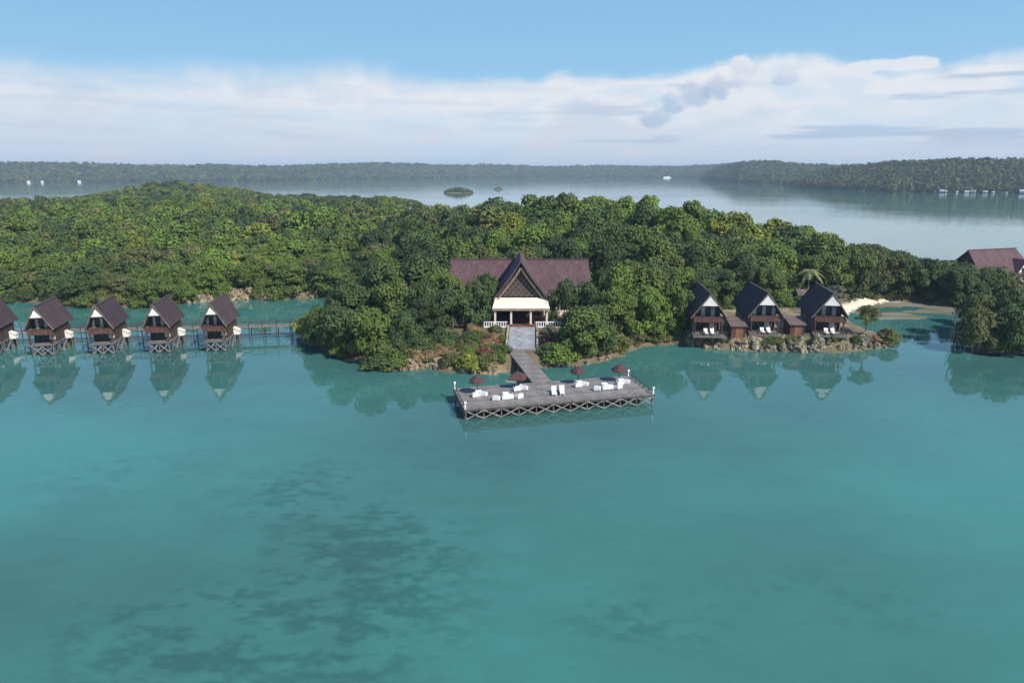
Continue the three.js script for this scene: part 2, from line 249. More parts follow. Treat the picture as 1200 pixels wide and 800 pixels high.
{ // the deeper bed beyond, out to the horizon
  const g = new THREE.PlaneGeometry(13000, 13000); g.rotateX(-Math.PI / 2); const m = new THREE.Mesh(g, std(0.55, 0.53, 0.46, 0.95)); m.name = 'seabed'; m.position.set(0, -6, -3000); m.userData.kind = 'structure'; scene.add(m);
}
{ // the sea: cloudy turquoise water under a nearly calm surface
  const N = 2048, S = 380;
  const wave = tex(N, (u, v) => {
    const calm = 0.45 + 0.55 * smooth(-0.25, 0.3, tf(u + 0.13, v + 0.71, 5, 3));
    const a = tnoise(u * 90 + tnoise(u * 20, v * 20, 20, 20) * 1.2, v * 150, 90, 150) * 0.5 + tnoise(u * 170 + 3, v * 300 + 5, 170, 300) * 0.28 + tnoise(u * 380, v * 560, 380, 560) * 0.15;
    return 0.5 + a * 0.5 * calm;
  }, { srgb: false, metres: S });
  // cloudy plumes, and eelgrass beds that darken the water over them
  const body = tex(2048, (u, v) => {
    const x = T0 + u * 300, z = Z0 + v * 300, far = smooth(0, 25, Math.min(x - T0, T1 - x, z - Z0, -z));
    const bed = beds(x, z), mott = fbm(x * 0.14 + 7, z * 0.22 + 3, 4) * 0.75 + fbm(x * 0.55 + 3, z * 1.1, 4) * 1.25 + fbm(x * 1.5, z * 2.6, 3) * 0.9;
    const k = smooth(-0.35, 0.85, mott * 1.2 + bed * 0.55 - 0.38) * smooth(0.0, 0.8, bed) * 0.3, pl = fbm(x * 0.018 + 2, z * 0.03 + 1, 4) * far, fine = (fbm(x * 0.3, z * 0.6, 3) * 0.05 + fbm(x * 1.1, z * 2.2, 3) * 0.03) * far;
    const t = (0.85 + pl * 0.4 + fine) * (1 - k * far);
    return [t * (1 - pl * 0.25), t * (1 + k * 0.02), t * (1 + k * 0.06)].map((c) => clamp(Math.pow(clamp(c), 1 / 2.2)));
  });
  body.wrapS = body.wrapT = THREE.ClampToEdgeWrapping; body.repeat.set(1 / 300, -1 / 300); body.offset.set((-6500 - T0) / 300, (3500 - Z0) / 300); body.userData = {};
  // sheltered, glassy lagoon; open water beyond ruffled by the breeze
  const ruffle = tex(512, (u, v) => { const x = T0 + u * 300, z = Z0 + v * 300, e = Math.min(x - T0, T1 - x, z - Z0, -z); return 0.7 + 0.3 * smooth(70, 4, e + fbm(x * 0.03, z * 0.03, 3) * 30); }, { srgb: false }); ruffle.wrapS = ruffle.wrapT = THREE.ClampToEdgeWrapping; ruffle.repeat.copy(body.repeat); ruffle.offset.copy(body.offset);
  const m = new THREE.MeshPhysicalMaterial({ color: rgb(0.11, 0.348, 0.308), map: body, roughness: 0.045, roughnessMap: ruffle, ior: 1.37, transmission: 0.5, thickness: 0, bumpMap: wave, bumpScale: 0.06 });
  const g = new THREE.PlaneGeometry(13000, 13000); g.rotateX(-Math.PI / 2); const uv = g.attributes.uv; for (let i = 0; i < uv.count; i++) uv.setXY(i, uv.getX(i) * 13000, uv.getY(i) * 13000);
  const o = new THREE.Mesh(g, m); o.name = 'water'; o.position.set(0, 0, -3000); o.userData.kind = 'structure'; scene.add(o);
}

// ---------------------------------------------------------------- foliage
function leafCloud(seed, lobes, count, size, flat = 0.55, spread = 0.75) {
  const r = rng(seed), pos = [], col = [], nor = []; let total = 0; for (const l of lobes) total += l[3] * l[3];
  const P = V(), Nn = V(), A = V(), Bv = V(), C = V(), T = V();
  for (const [lx, ly, lz, lr, ls = 1] of lobes) {
    const n = Math.round(count * lr * lr / total), lobeTone = 0.88 + r() * 0.24;
    for (let i = 0; i < n; i++) {
      let y = r() * 1.5 - 0.5, a = r() * 6.2832, q = Math.sqrt(Math.max(0, 1 - y * y)); const rad = lr * (0.66 + 0.38 * Math.sqrt(r()) + (r() < 0.22 ? r() * 0.38 : 0));
      P.set(lx + Math.cos(a) * q * rad, ly + y * rad * ls, lz + Math.sin(a) * q * rad);
      let hid = false; for (const o of lobes) { if (o[3] !== lr || o[0] !== lx) { const dx = P.x - o[0], dy = (P.y - o[1]) / (o[4] ?? 1), dz = P.z - o[2]; if (dx * dx + dy * dy + dz * dz < 0.45 * o[3] * o[3]) { hid = true; break; } } }
      if (hid) continue;
      Nn.set(Math.cos(a) * q + (r() - 0.5) * spread * 2, y + flat + (r() - 0.5) * spread, Math.sin(a) * q + (r() - 0.5) * spread * 2).normalize();
      A.set(r() - 0.5, r() - 0.5, r() - 0.5).cross(Nn).normalize(); Bv.copy(Nn).cross(A);
      const L = size * (0.65 + r() * 0.75), W = L * (0.42 + r() * 0.25), bend = L * (0.1 + r() * 0.25);
      const v0 = P.clone().addScaledVector(A, -L * 0.5).addScaledVector(Nn, -bend), v1 = P.clone().addScaledVector(Bv, W * 0.5), v2 = P.clone().addScaledVector(A, L * 0.5).addScaledVector(Nn, -bend), v3 = P.clone().addScaledVector(Bv, -W * 0.5);
      const t = lobeTone * (0.6 + r() * 0.8), hue = (r() - 0.5) * 0.26, c = [t * (1 + hue), t, t * (1 - hue * 0.6)];
      for (const [p, s, e] of [[v0, v1, v3], [v1, v2, v3]]) {
        C.copy(s).sub(p).cross(T.copy(e).sub(p)).normalize(); const flip = C.dot(Nn) < 0; if (flip) C.negate();
        for (const w of flip ? [p, e, s] : [p, s, e]) { pos.push(w.x, w.y, w.z); nor.push(C.x, C.y, C.z); col.push(c[0], c[1], c[2]); }
      }
    }
  }
  const g = new THREE.BufferGeometry(); g.setAttribute('position', new THREE.Float32BufferAttribute(pos, 3)); g.setAttribute('normal', new THREE.Float32BufferAttribute(nor, 3)); g.setAttribute('color', new THREE.Float32BufferAttribute(col, 3)); return g;
}
function domeLobes(seed, Rr, y0, H, n, k = 0.4, squash = 0.8, skirt = 0) {
  const r = rng(seed), o = [[0, y0 + (H - y0) * 0.5, 0, Rr * 0.5, squash]], ox = (r() - 0.5) * Rr * 0.3, oz = (r() - 0.5) * Rr * 0.3;
  for (let i = 0; i < n; i++) { const a = i * 2.39996 + r() * 1.1, q = Math.sqrt((i + 0.5) / n) * (0.62 + r() * 0.3), rr = Rr * k * (0.6 + r() * 0.75); const top = H - rr * squash - (H - y0) * q * q * (0.25 + r() * 0.75) - r() * (H - y0) * 0.1; o.push([Math.cos(a) * q * Rr + ox * (1 - q), Math.max(y0 + rr * 0.5, top), Math.sin(a) * q * Rr + oz * (1 - q), rr, squash]); }
  for (let i = 0; i < skirt; i++) { const a = i / skirt * 6.283 + r() * 0.9, q = 0.55 + r() * 0.35, rr = Rr * k * (0.6 + r() * 0.5); o.push([Math.cos(a) * q * Rr, y0 + rr * (0.5 + r() * 0.5) + r() * (H - y0) * 0.3, Math.sin(a) * q * Rr, rr, squash]); }
  return o;
}
function trunkGeo(lobes, r0, y1, seed, n = 5) {
  const r = rng(seed), b = B(), top = V((r() - 0.5) * 0.5, y1, (r() - 0.5) * 0.5); b.cyl(V(0, -0.6, 0), top, r0, r0 * 0.62, 7);
  for (let i = 1; i <= Math.min(n, lobes.length - 1); i++) { const l = lobes[i], k = V(l[0], l[1], l[2]); b.cyl(top.clone().multiplyScalar(0.75 + 0.2 * r()), k, r0 * 0.42, r0 * 0.12, 5); }
  return planarUV(mergeGeometries(b.g));
}
const kinds = {}; // each: list of {crown, trunk}
const addKind = (name, n, fn) => { kinds[name] = Array.from({ length: n }, (_, i) => fn(i)); };
const mk = (seed, lobes, count, size, r0, y1, o = {}) => ({ crown: leafCloud(seed, lobes, count, size, o.flat, o.spread), trunk: trunkGeo(lobes, r0, y1, seed + 5, o.limbs ?? 6), lobes });
addKind('broad', 7, (i) => mk(100 + i, domeLobes(100 + i, 4.4, 1.2, 10, 15, 0.33, 0.85, 7), 4200, 0.6, 0.24, 4.6));
addKind('tall', 5, (i) => mk(200 + i, domeLobes(200 + i, 3.3, 1.0, 10, 15, 0.36, 1.1, 6), 3800, 0.58, 0.2, 5.2));
addKind('mangrove', 6, (i) => mk(300 + i, domeLobes(300 + i, 5.2, 0.0, 10, 15, 0.31, 0.9, 12), 5000, 0.62, 0.22, 4));
addKind('loose', 4, (i) => mk(400 + i, domeLobes(400 + i, 4.2, 3.0, 10, 17, 0.23, 0.8, 2), 2000, 0.52, 0.2, 4.4, { limbs: 14 }));
addKind('shrub', 5, (i) => mk(500 + i, domeLobes(500 + i, 6, 0.0, 10, 9, 0.4, 0.9, 8), 1900, 1.2, 0.3, 3));
const farCrown = Array.from({ length: 6 }, (_, i) => leafCloud(600 + i, domeLobes(100 + i, i < 4 ? 4.5 : 3.4, 1.4, 10, 13, 0.34, 0.85, 5), 1700, 0.85));
const specks = Array.from({ length: 3 }, (_, i) => leafCloud(700 + i, domeLobes(170 + i, 4.8, 0.2, 10, 6, 0.45, 0.85, 2), 150, 2.4));
const leaf = (r, g, b) => new THREE.MeshStandardMaterial({ color: rgb(r, g, b), roughness: 0.82, vertexColors: true, side: THREE.DoubleSide });
const greens = { mid: [0.078, 0.112, 0.016], dark: [0.03, 0.05, 0.013], deep: [0.046, 0.078, 0.017], yellow: [0.14, 0.162, 0.014], olive: [0.09, 0.1, 0.024], fresh: [0.094, 0.148, 0.017], bluish: [0.048, 0.076, 0.036], rust: [0.17, 0.075, 0.026], grey: [0.13, 0.12, 0.09], tan: [0.24, 0.155, 0.072], redleaf: [0.18, 0.063, 0.041] };
const leafMat = Object.fromEntries(Object.entries(greens).map(([k, c]) => [k, leaf(...c)]));
function tree(name, kind, variant, colour, x, z, height, width, turn, label, category, group, y) {
  const k = kinds[kind][variant % kinds[kind].length], t = base(name, label, category, [x, y ?? ground(x, z), z], turn, group);
  const tr = new THREE.Mesh(k.trunk, colour === 'grey' ? M.paleBark : M.bark); tr.name = 'trunk'; t.add(tr);
  const c = new THREE.Mesh(k.crown, leafMat[colour]); c.name = 'crown'; t.add(c);
  t.scale.set(width, height / 10, width); return t;
}

// ---------------------------------------------------------------- the wood on the island
const planted = []; // hand-set trees keep others at a distance
{
  const G = 'trees on the point beside the lodge';
  const set = (kind, v, col, x, z, h, w, label, cat = 'tree', y) => { tree(cat === 'shrub' ? 'shrub' : kind === 'mangrove' ? 'mangrove_tree' : 'broadleaf_tree', kind, v, col, x, z, h, w, v * 1.7 + x, label, cat, cat === 'shrub' ? 'shrubs round the lodge forecourt' : G, y); planted.push([x, z, w * 3.6]); };
  set('mangrove', 3, 'deep', -33.5, -116.5, 7.2, 0.6, 'dark tree beside the yellow-green bush on the point');
  set('shrub', 0, 'yellow', -37, -122.5, 4.6, 0.5, 'yellow-green bush at the tip of the wooded point by the walkway', 'shrub');
  set('shrub', 1, 'yellow', -34.5, -127, 5.2, 0.5, 'taller yellow-green bush behind the one at the walkway end', 'shrub');
  set('mangrove', 0, 'deep', -28.5, -111.5, 8.6, 0.82, 'dense dark green tree overhanging the water, leftmost on the point');
  set('mangrove', 1, 'mid', -22.6, -106.6, 8.2, 0.8, 'wide glossy green tree leaning over the water on the point');
  set('mangrove', 2, 'deep', -17.2, -107.4, 7.0, 0.6, 'dark green tree at the edge of the brown rocky bank');
  set('broad', 3, 'deep', -30, -124, 9.4, 0.9, 'deep green tree behind the overhanging trees of the point');
  set('broad', 2, 'mid', -22, -121, 10, 0.9, 'mid green tree in the middle of the wooded point');
  set('broad', 0, 'deep', -15.5, -119, 9.0, 0.85, 'deep green tree in front of the left end of the lodge');
  set('tall', 1, 'mid', -11.2, -121.5, 9.4, 1.0, 'upright green tree hiding the left wing of the lodge');
  set('mangrove', 4, 'deep', -6.6, -118.6, 8.8, 0.6, 'round dark green tree just left of the lodge gable');
  set('mangrove', 5, 'deep', 9.6, -120.4, 8.6, 0.58, 'round dark green tree just right of the lodge gable');
  set('mangrove', 3, 'deep', 13.2, -109.5, 8.4, 0.72, 'broad green tree over the water right of the boardwalk');
  set('broad', 1, 'mid', 17.5, -114.5, 9, 0.8, 'green tree on the shore behind the right corner of the pier');
  set('mangrove', 4, 'fresh', 24, -119.5, 9.6, 0.8, 'fresh green tree down to the water right of the lodge');
  set('mangrove', 1, 'mid', 29, -121.5, 9.8, 0.7, 'green tree next to the leftmost shore cabin');
  set('tall', 2, 'fresh', 20, -124, 12, 1.0, 'tall fresh green tree right of the lodge roof');
  set('tall', 0, 'mid', 25.5, -128, 12.5, 1.0, 'tall green tree between lodge and cabins');
  set('shrub', 2, 'fresh', 7.6, -105, 3.2, 0.42, 'bright green shrub at the landward end of the boardwalk', 'shrub');
  set('shrub', 3, 'mid', 5.9, -106.6, 1.8, 0.25, 'small green shrub beside the ramp foot on its right', 'shrub');
  set('shrub', 1, 'yellow', -6.6, -100.9, 3.0, 0.36, 'yellow-green shrub hanging over the water left of the boardwalk', 'shrub');
  set('shrub', 0, 'olive', -4.0, -101.3, 2.4, 0.28, 'olive shrub on the bank next to the boardwalk', 'shrub');
  set('shrub', 2, 'olive', -9.3, -102.3, 2.2, 0.26, 'olive shrub between brown bank and yellow-green shrub', 'shrub');
  set('shrub', 3, 'deep', -7.2, -112.2, 2.8, 0.26, 'round clipped green bush left of the forecourt', 'shrub');
  set('shrub', 1, 'bluish', -9.8, -112.6, 2.4, 0.24, 'blue-green bush under the tree left of the forecourt', 'shrub');
  set('shrub', 2, 'redleaf', -4.9, -110.4, 1.5, 0.24, 'red-leaved shrub in the forecourt garden', 'shrub');
  set('shrub', 0, 'tan', -2.8, -112.2, 1.4, 0.2, 'brownish low shrub left of the grey ramp', 'shrub');
  set('shrub', 3, 'redleaf', 6.4, -110.4, 1.7, 0.24, 'red-leaved shrub right of the grey ramp', 'shrub');
  set('shrub', 1, 'grey', 6.6, -114.6, 2.2, 0.2, 'grey-green shrub at the head of the ramp on its right', 'shrub');
  set('shrub', 0, 'tan', -13.4, -105.8, 1.5, 0.3, 'dry brown shrub on top of the rocky bank', 'shrub');
  set('shrub', 2, 'tan', -10.8, -106.5, 1.3, 0.26, 'second dry brown shrub on the rocky bank, nearer the ramp', 'shrub');
  set('shrub', 3, 'olive', -8, -107.4, 1.3, 0.2, 'small olive shrub above the rocky bank', 'shrub');
  set('broad', 6, 'deep', -10.4, -116.2, 7.8, 0.74, 'low dark tree in front of the trees left of the lodge porch');
  set('broad', 1, 'dark', -14.6, -114.2, 7.6, 0.7, 'dark tree at the top of the rocky bank');
  set('broad', 3, 'deep', -4.6, -123.5, 9.2, 0.6, 'dark tree squeezed between the lodge gable and its left wing');
  set('tall', 3, 'deep', 13.2, -119.6, 8.6, 0.8, 'dark upright tree in front of the right wing of the lodge');
  set('tall', 4, 'mid', -14.2, -123.8, 10.2, 1.0, 'upright tree in front of the left end of the lodge roof');
  set('shrub', 4, 'deep', -12.2, -111.2, 3.2, 0.36, 'dark bush below the dark tree of the rocky bank', 'shrub');
  set('shrub', 0, 'dark', -9.4, -109.6, 2.0, 0.28, 'dark low bush in the shade beside the rocky bank', 'shrub');
  set('shrub', 2, 'mid', 9.8, -112.4, 2.6, 0.34, 'green bush at the foot of the white pergola', 'shrub');
  { const r = rng(64), cs = ['olive', 'tan', 'mid', 'redleaf', 'fresh', 'olive', 'deep', 'tan'];
    for (let i = 0; i < 84; i++) { const left = i < 60, x = left ? -15.5 + r() * 14.3 : 5 + r() * 5.5, z = left ? -102.4 - r() * 13.4 : -104.8 - r() * 9.5; if (polySD(island, x, z) < 1.2) continue; const c = cs[Math.floor(r() * 8)], word = { olive: 'olive', tan: 'dry brown', mid: 'green', redleaf: 'reddish', fresh: 'bright green', deep: 'dark green' }[c]; tree('garden_plant', 'shrub', i, c, x, z, 0.8 + r() * 1.2, 0.12 + r() * 0.12, r() * 6, `small ${word} garden plant on the slope ${left ? 'left' : 'right'} of the grey ramp`, 'plant', `${word} garden plants ${left ? 'left' : 'right'} of the ramp`); } }
  set('loose', 0, 'olive', 62.5, -117.5, 5.6, 0.62, 'thin olive tree on a dark bare trunk at the end of the cabin rocks', 'tree');
  set('shrub', 1, 'olive', 66.6, -117.2, 3.2, 0.3, 'olive mangrove bush at the outer end of the cabin rocks', 'shrub');
  set('loose', 1, 'grey', 68, -142, 6.0, 0.75, 'grey half-bare tree behind the rightmost shore cabin', 'tree');
  set('loose', 2, 'grey', 63.5, -139.5, 5.2, 0.55, 'smaller grey half-bare tree behind the rightmost shore cabin', 'tree');
  set('broad', 2, 'rust', 54.5, -207, 8.2, 0.75, 'tree with rust-red crown in the wood above the cabins', 'tree');
}
const keepOut = (x, z) => inRect(x, z, -37, -12, -121, -98, 0.01) || inRect(x, z, -14, 18, -144, -112, 0.01) || inRect(x, z, -17, 11, -112, -95, 0.01) || inRect(x, z, 30, 70, -139, -108, 0.01) || inRect(x, z, 60, 86, -156, -130, 0.01) || inRect(x, z, 40, 74, -143, -130, 0.01) || inRect(x, z, 109, 130, -182, -160, 0.01) || inRect(x, z, 61, 68, -149, -143, 0.01);
const noBush = (x, z) => inRect(x, z, -13.5, 17, -144, -117.5, 0.01) || inRect(x, z, -15, 9, -118, -95, 0.01) || inRect(x, z, 30.5, 69.5, -139, -108, 0.01) || inRect(x, z, 66, 84, -155, -136, 0.01) || inRect(x, z, 44, 74, -141, -130, 0.01) || inRect(x, z, 109, 130, -182, -160, 0.01) || inRect(x, z, 61, 68, -149, -143, 0.01);
const wild = [];
{
  const r = rng(4242);
  const scatter = (x0, x1, z0, z1, s, fn) => { for (let z = z0; z < z1; z += s) for (let x = x0; x < x1; x += s) fn(x + (r() - 0.5) * s * 0.9, z + (r() - 0.5) * s * 0.9); };
  const seen = (x, z) => Math.abs(x) < 0.80 * -z + 14;
  const place = (x, z, margin) => {
    const q = r(), w = r(), tone = fbm(x * 0.028 + 4, z * 0.028 + 8, 3) * 0.9 + (r() - 0.5) * 0.95, big = r(), sd = polySD(island, x, z);
    if (!seen(x, z) || sd < margin || keepOut(x, z)) return;
    for (const [px, pz, pr] of planted) if ((px - x) ** 2 + (pz - z) ** 2 < pr * pr * 0.8) return;
    const left = x < -42 && z > -300, shore = sd < 9;
    let h = 8.6 + q * 3, wd = 0.82 + w * 0.35, kind = q < 0.62 ? 'broad' : 'tall', colour;
    h += 1.6 * bell(x, z, 22, -200, 60, 50);
    if (left && sd < 45) { h = 5.0 + q * 2.4 + 3.4 * smooth(5, 45, sd); kind = 'mangrove'; wd = 0.62 + w * 0.3; }
    if (z > -178 && x > 84) { h = 7.6 + q * 2.2; wd = 0.7 + w * 0.25; }
    if (shore && !left) { h *= 0.86; if (z > -330) kind = q < 0.5 ? 'mangrove' : kind; wd *= kind === 'mangrove' ? 0.72 : 1; }
    { const k = 0.72 + 0.62 * big * big; h *= left && sd < 45 ? 0.8 + 0.35 * big : k; wd *= 0.78 + 0.5 * big; }
    if (z > -184 && x > 78) { h = 9 + q * 1.8 - 2.6 * smooth(95, 103, x); wd = 0.72 + w * 0.25; kind = q < 0.5 ? 'mangrove' : 'broad'; if (kind === 'mangrove') wd *= 0.8; }
    if (z < -480) h *= 0.85;
    if (q > 0.9 && w > 0.6) { kind = 'loose'; }
    if (left) colour = tone > 0.42 ? 'yellow' : tone > 0.08 ? 'fresh' : tone > -0.2 ? 'mid' : tone > -0.36 ? 'olive' : 'deep';
    else if (x > 84 && z > -185) colour = tone > 0.1 ? 'olive' : tone > -0.2 ? 'deep' : 'dark';
    else colour = tone > 0.56 ? 'yellow' : tone > 0.22 ? 'fresh' : tone > -0.04 ? 'mid' : tone > -0.34 ? 'deep' : tone > -0.42 ? 'olive' : 'dark';
    if (kind === 'loose' && w > 0.99) colour = 'grey';
    wild.push({ x, z, h, w: wd, kind, colour, d: Math.hypot(x, z, 22), v: Math.floor(w * 97), turn: q * 50 });
  };
  scatter(-200, 130, -205, -96, 4.9, (x, z) => place(x, z, x < -40 ? 0.4 : 1.2));
  scatter(-330, 130, -340, -205, 5.8, (x, z) => place(x, z, 2));
  scatter(-560, 20, -660, -340, 7.4, (x, z) => place(x, z, 2.5));
  scatter(76, 118, -182, -148, 4.2, (x, z) => place(x, z, 0.8));
  wild.sort((a, b) => a.d - b.d);
}
const tint = { mid: 'mid green', dark: 'dark green', deep: 'deep green', yellow: 'yellow-green', olive: 'olive green', fresh: 'fresh green', grey: 'grey half-bare' };
const shapeWord = { broad: 'round-crowned tree', tall: 'upright tree', mangrove: 'low spreading tree', loose: 'open-crowned tree' };
function placeWord({ x, z }) {
  const sd = polySD(island, x, z);
  if (x > 84) return 'on the far side of the small cove';
  if (x > 30) return z > -165 ? 'in the wood just behind the shore cabins' : 'higher in the wood behind the shore cabins';
  if (x > -14) return z > -150 ? 'in the wood right beside the lodge' : 'on the slope behind the lodge roof';
  if (x > -45) return z > -165 ? 'on the wooded point left of the lodge' : 'in the wood beyond the inlet left of the lodge';
  return sd < 9 ? 'along the shore behind the stilt huts' : 'in the wood inland of the stilt huts';
}
const SINGLE = 262;
wild.slice(0, SINGLE).forEach((t) => { const pw = placeWord(t); tree(t.kind === 'mangrove' ? 'mangrove_tree' : t.kind === 'loose' ? 'open_tree' : 'broadleaf_tree', t.kind, t.v, t.colour, t.x, t.z, t.h, t.w, t.turn, `${tint[t.colour]} ${shapeWord[t.kind]} ${pw}`, 'tree', `${tint[t.colour]} ${shapeWord[t.kind]}s ${pw}`); });
function mass(name, label, category, items, geos, colourOf) {
  const root = new THREE.Group(); root.name = numbered(name); root.userData.kind = 'stuff'; tag(root, label, category); scene.add(root);
  const mat = leaf(1, 1, 1), m4 = new THREE.Matrix4(), q = new THREE.Quaternion(), c = new THREE.Color();
  geos.forEach((g, gi) => {
    const mine = items.filter((_, i) => i % geos.length === gi); if (!mine.length) return;
    const im = new THREE.InstancedMesh(g, mat, mine.length); im.name = 'tree_crowns'; im.userData.kind = 'stuff';
    mine.forEach((t, i) => { q.setFromAxisAngle(V(0, 1, 0), t.turn); im.setMatrixAt(i, m4.compose(V(t.x, t.y, t.z), q, V(t.w, t.h / 10, t.w))); im.setColorAt(i, c.setRGB(...colourOf(t))); });
    root.add(im);
  });
  return root;
}
{
  const r = rng(99), rest = wild.slice(SINGLE).map((t) => ({ ...t, y: ground(t.x, t.z) - 0.6, k: 0.85 + r() * 0.3 }));
  mass('woodland', 'dense green canopy covering the island behind the huts and the lodge', 'woodland', rest, farCrown, (t) => greens[t.colour].map((v) => v * t.k));
}
{ // ferns, seedlings and low bushes that fill the floor of the wood and hang over the shore
  const r = rng(313), low = [], bush = (x, z, h, w, c) => low.push({ x, z, y: ground(x, z) - 0.25, h, w, turn: r() * 6.3, colour: c, k: 0.8 + r() * 0.4 });
  for (let z = -345; z < -97; z += 3.1) for (let x = -265; x < 125; x += 3.1) { const px = x + (r() - 0.5) * 2.8, pz = z + (r() - 0.5) * 2.8, q = r(), w = r(), sd = polySD(island, px, pz); if (sd < (px < -40 ? -0.7 : 0.3) || Math.abs(px) > -0.8 * pz + 10 || noBush(px, pz) || (sd > 26 && q < 0.6)) continue; if (px > -76 && px < -46 && sd < 5 && q < 0.6) continue; const edge = sd < 5; bush(px, pz, (edge ? 2.4 : 1.6) + q * 1.8, 0.26 + w * 0.2, q > 0.75 ? 'fresh' : q > 0.45 ? 'mid' : w > 0.5 ? 'deep' : 'olive'); }
  mass('undergrowth', 'low green undergrowth filling the floor of the wood down to the shore', 'undergrowth', low, kinds.shrub.slice(0, 4).map((k) => k.crown), (t) => greens[t.colour].map((v) => v * t.k));
}
{ // mangroves standing in the shallows at the right edge
  const spots = [[77.5, -112.5, 8.6, 0.62, 'olive'], [82, -111, 9.4, 0.7, 'deep'], [87.5, -110.5, 8.2, 0.66, 'mid'], [93, -111, 8.8, 0.7, 'fresh'], [79.5, -117, 10.6, 0.7, 'olive'], [85.5, -116.5, 11.2, 0.72, 'deep'], [91.5, -117, 11, 0.74, 'mid'], [97.5, -115, 9.6, 0.74, 'deep'], [84, -122, 11.2, 0.7, 'deep'], [90, -124, 11.4, 0.76, 'olive'], [96.5, -122, 10.4, 0.76, 'mid'], [103, -120, 10.6, 0.8, 'deep'], [93.5, -130, 10.4, 0.74, 'deep'], [100.5, -129, 9.8, 0.74, 'olive'], [108, -128, 9.4, 0.8, 'deep']];
  spots.forEach(([x, z, h, w, c], i) => {
    const t = tree('mangrove_tree', i === 4 || i === 9 ? 'loose' : 'mangrove', i, c, x + 1.6, z, h * 0.92, w, i * 2.1, i < 4 ? `${tint[c]} mangrove at the water edge of the right-hand clump, ${['nearest the cove', 'second from the cove', 'third from the cove', 'by the picture edge'][i]}` : `${tint[c]} mangrove inside the clump at the right edge`, 'mangrove', i < 4 ? 'front mangroves of the clump at the right edge' : `${tint[c]} mangroves inside the clump at the right edge`);
    if (i < 8) { const b = B(), r = rng(900 + i); for (let k = 0; k < 9; k++) { const a = k * 0.7 + r(), rr = 0.9 + r() * 1.5; b.cyl(V(Math.cos(a) * 0.1, 1.6 + r() * 1.6, Math.sin(a) * 0.1), V(Math.cos(a) * rr * 0.75, 0.9, Math.sin(a) * rr * 0.75), 0.05, 0.06, 5); b.cyl(V(Math.cos(a) * rr * 0.75, 0.9, Math.sin(a) * rr * 0.75), V(Math.cos(a) * rr, -0.5, Math.sin(a) * rr), 0.06, 0.05, 5); } b.build('prop_roots', M.paleBark, t); }
  });
  const bare = base('bare_tree', 'pale leafless mangrove trunk leaning out on the cove side of the right-hand clump', 'dead tree', [77.2, -0.2, -115.5], 0.4), b = B(), r = rng(31);
  const grow = (p, dir, len, rad, n) => { const e = p.clone().addScaledVector(dir, len); b.cyl(p, e, rad, rad * 0.65, 5); if (n) for (let k = 0; k < 3; k++) grow(p.clone().lerp(e, 0.6 + 0.4 * r()), dir.clone().add(V((r() - 0.5) * 1.3, 0.2 + r() * 0.3, (r() - 0.5) * 1.3)).normalize(), len * 0.62, rad * 0.55, n - 1); };
  grow(V(0, 0, 0), V(-0.2, 1, 0.1).normalize(), 3.6, 0.13, 3); b.build('trunk', M.paleBark, bare);
}
{ // coconut palm behind the cabins
  const t = base('coconut_palm', 'coconut palm with pale drooping fronds behind the rightmost cabin', 'palm', [66.5, ground(66.5, -152), -152], 0), b = B();
  let p = V(0, -0.3, 0); for (let i = 0; i < 6; i++) { const e = V(Math.sin(i * 0.3) * 0.25, (i + 1) * 1.25, 0.05 * i); b.cyl(p, e, 0.19 - i * 0.012, 0.18 - i * 0.012, 8); p = e; } b.build('trunk', M.paleBark, t);
  const fm = leaf(0.19, 0.2, 0.075), r = rng(55);
  for (let k = 0; k < 14; k++) {
    const a = k * 0.449 * 1.0 + r() * 0.2, up = 0.75 - (k % 3) * 0.45, pos = [], col = []; const dir = V(Math.cos(a), 0, Math.sin(a)), side = V(-Math.sin(a), 0, Math.cos(a));
    const at = (s) => p.clone().addScaledVector(dir, s * 3.2).add(V(0, up * s * 2 - s * s * 2.3, 0));
    for (let i = 1; i < 16; i++) for (const sg of [-1, 1]) { const s = i / 15, o = at(s), l = 0.75 * Math.sin(Math.PI * (0.15 + 0.8 * s)) + 0.1, tip = o.clone().addScaledVector(side, sg * l).addScaledVector(dir, 0.25).add(V(0, -0.35 * l, 0)), o2 = at(Math.min(1, s + 0.06)); for (const v of [o, o2, tip]) pos.push(v.x, v.y, v.z); const c = 0.8 + r() * 0.4; for (let q = 0; q < 3; q++) col.push(c, c, c); }
    const g = new THREE.BufferGeometry(); g.setAttribute('position', new THREE.Float32BufferAttribute(pos, 3)); g.setAttribute('color', new THREE.Float32BufferAttribute(col, 3)); g.computeVertexNormals(); const f = new THREE.Mesh(g, fm); f.name = 'frond'; t.add(f);
  }
}

// ---------------------------------------------------------------- rocks
const rockGeos = Array.from({ length: 7 }, (_, i) => {
  const g = new THREE.IcosahedronGeometry(1, 3), p = g.attributes.position, s = i * 13.7, v = V();
  for (let k = 0; k < p.count; k++) { v.fromBufferAttribute(p, k).normalize(); const n = fbm(v.x * 1.4 + s, v.y * 1.4 + v.z * 1.1 + s, 4) * 0.75 + fbm(v.z * 3.3 + s, v.x * 3.3 - v.y * 2.1, 3) * 0.45; const rad = 0.82 + n; p.setXYZ(k, v.x * rad, v.y * rad * 0.85, v.z * rad); }
  g.computeVertexNormals(); return planarUV(g);
});
function rock(x, z, s, y, i, mat, label, group, sy = 1) { const m = new THREE.Mesh(rockGeos[i % rockGeos.length], mat); m.name = numbered('shore_rock'); m.position.set(x, y, z); m.rotation.set(0, i * 2.4, 0); m.scale.set(s, s * sy, s * 0.95); tag(m, label, 'rock', group); scene.add(m); }
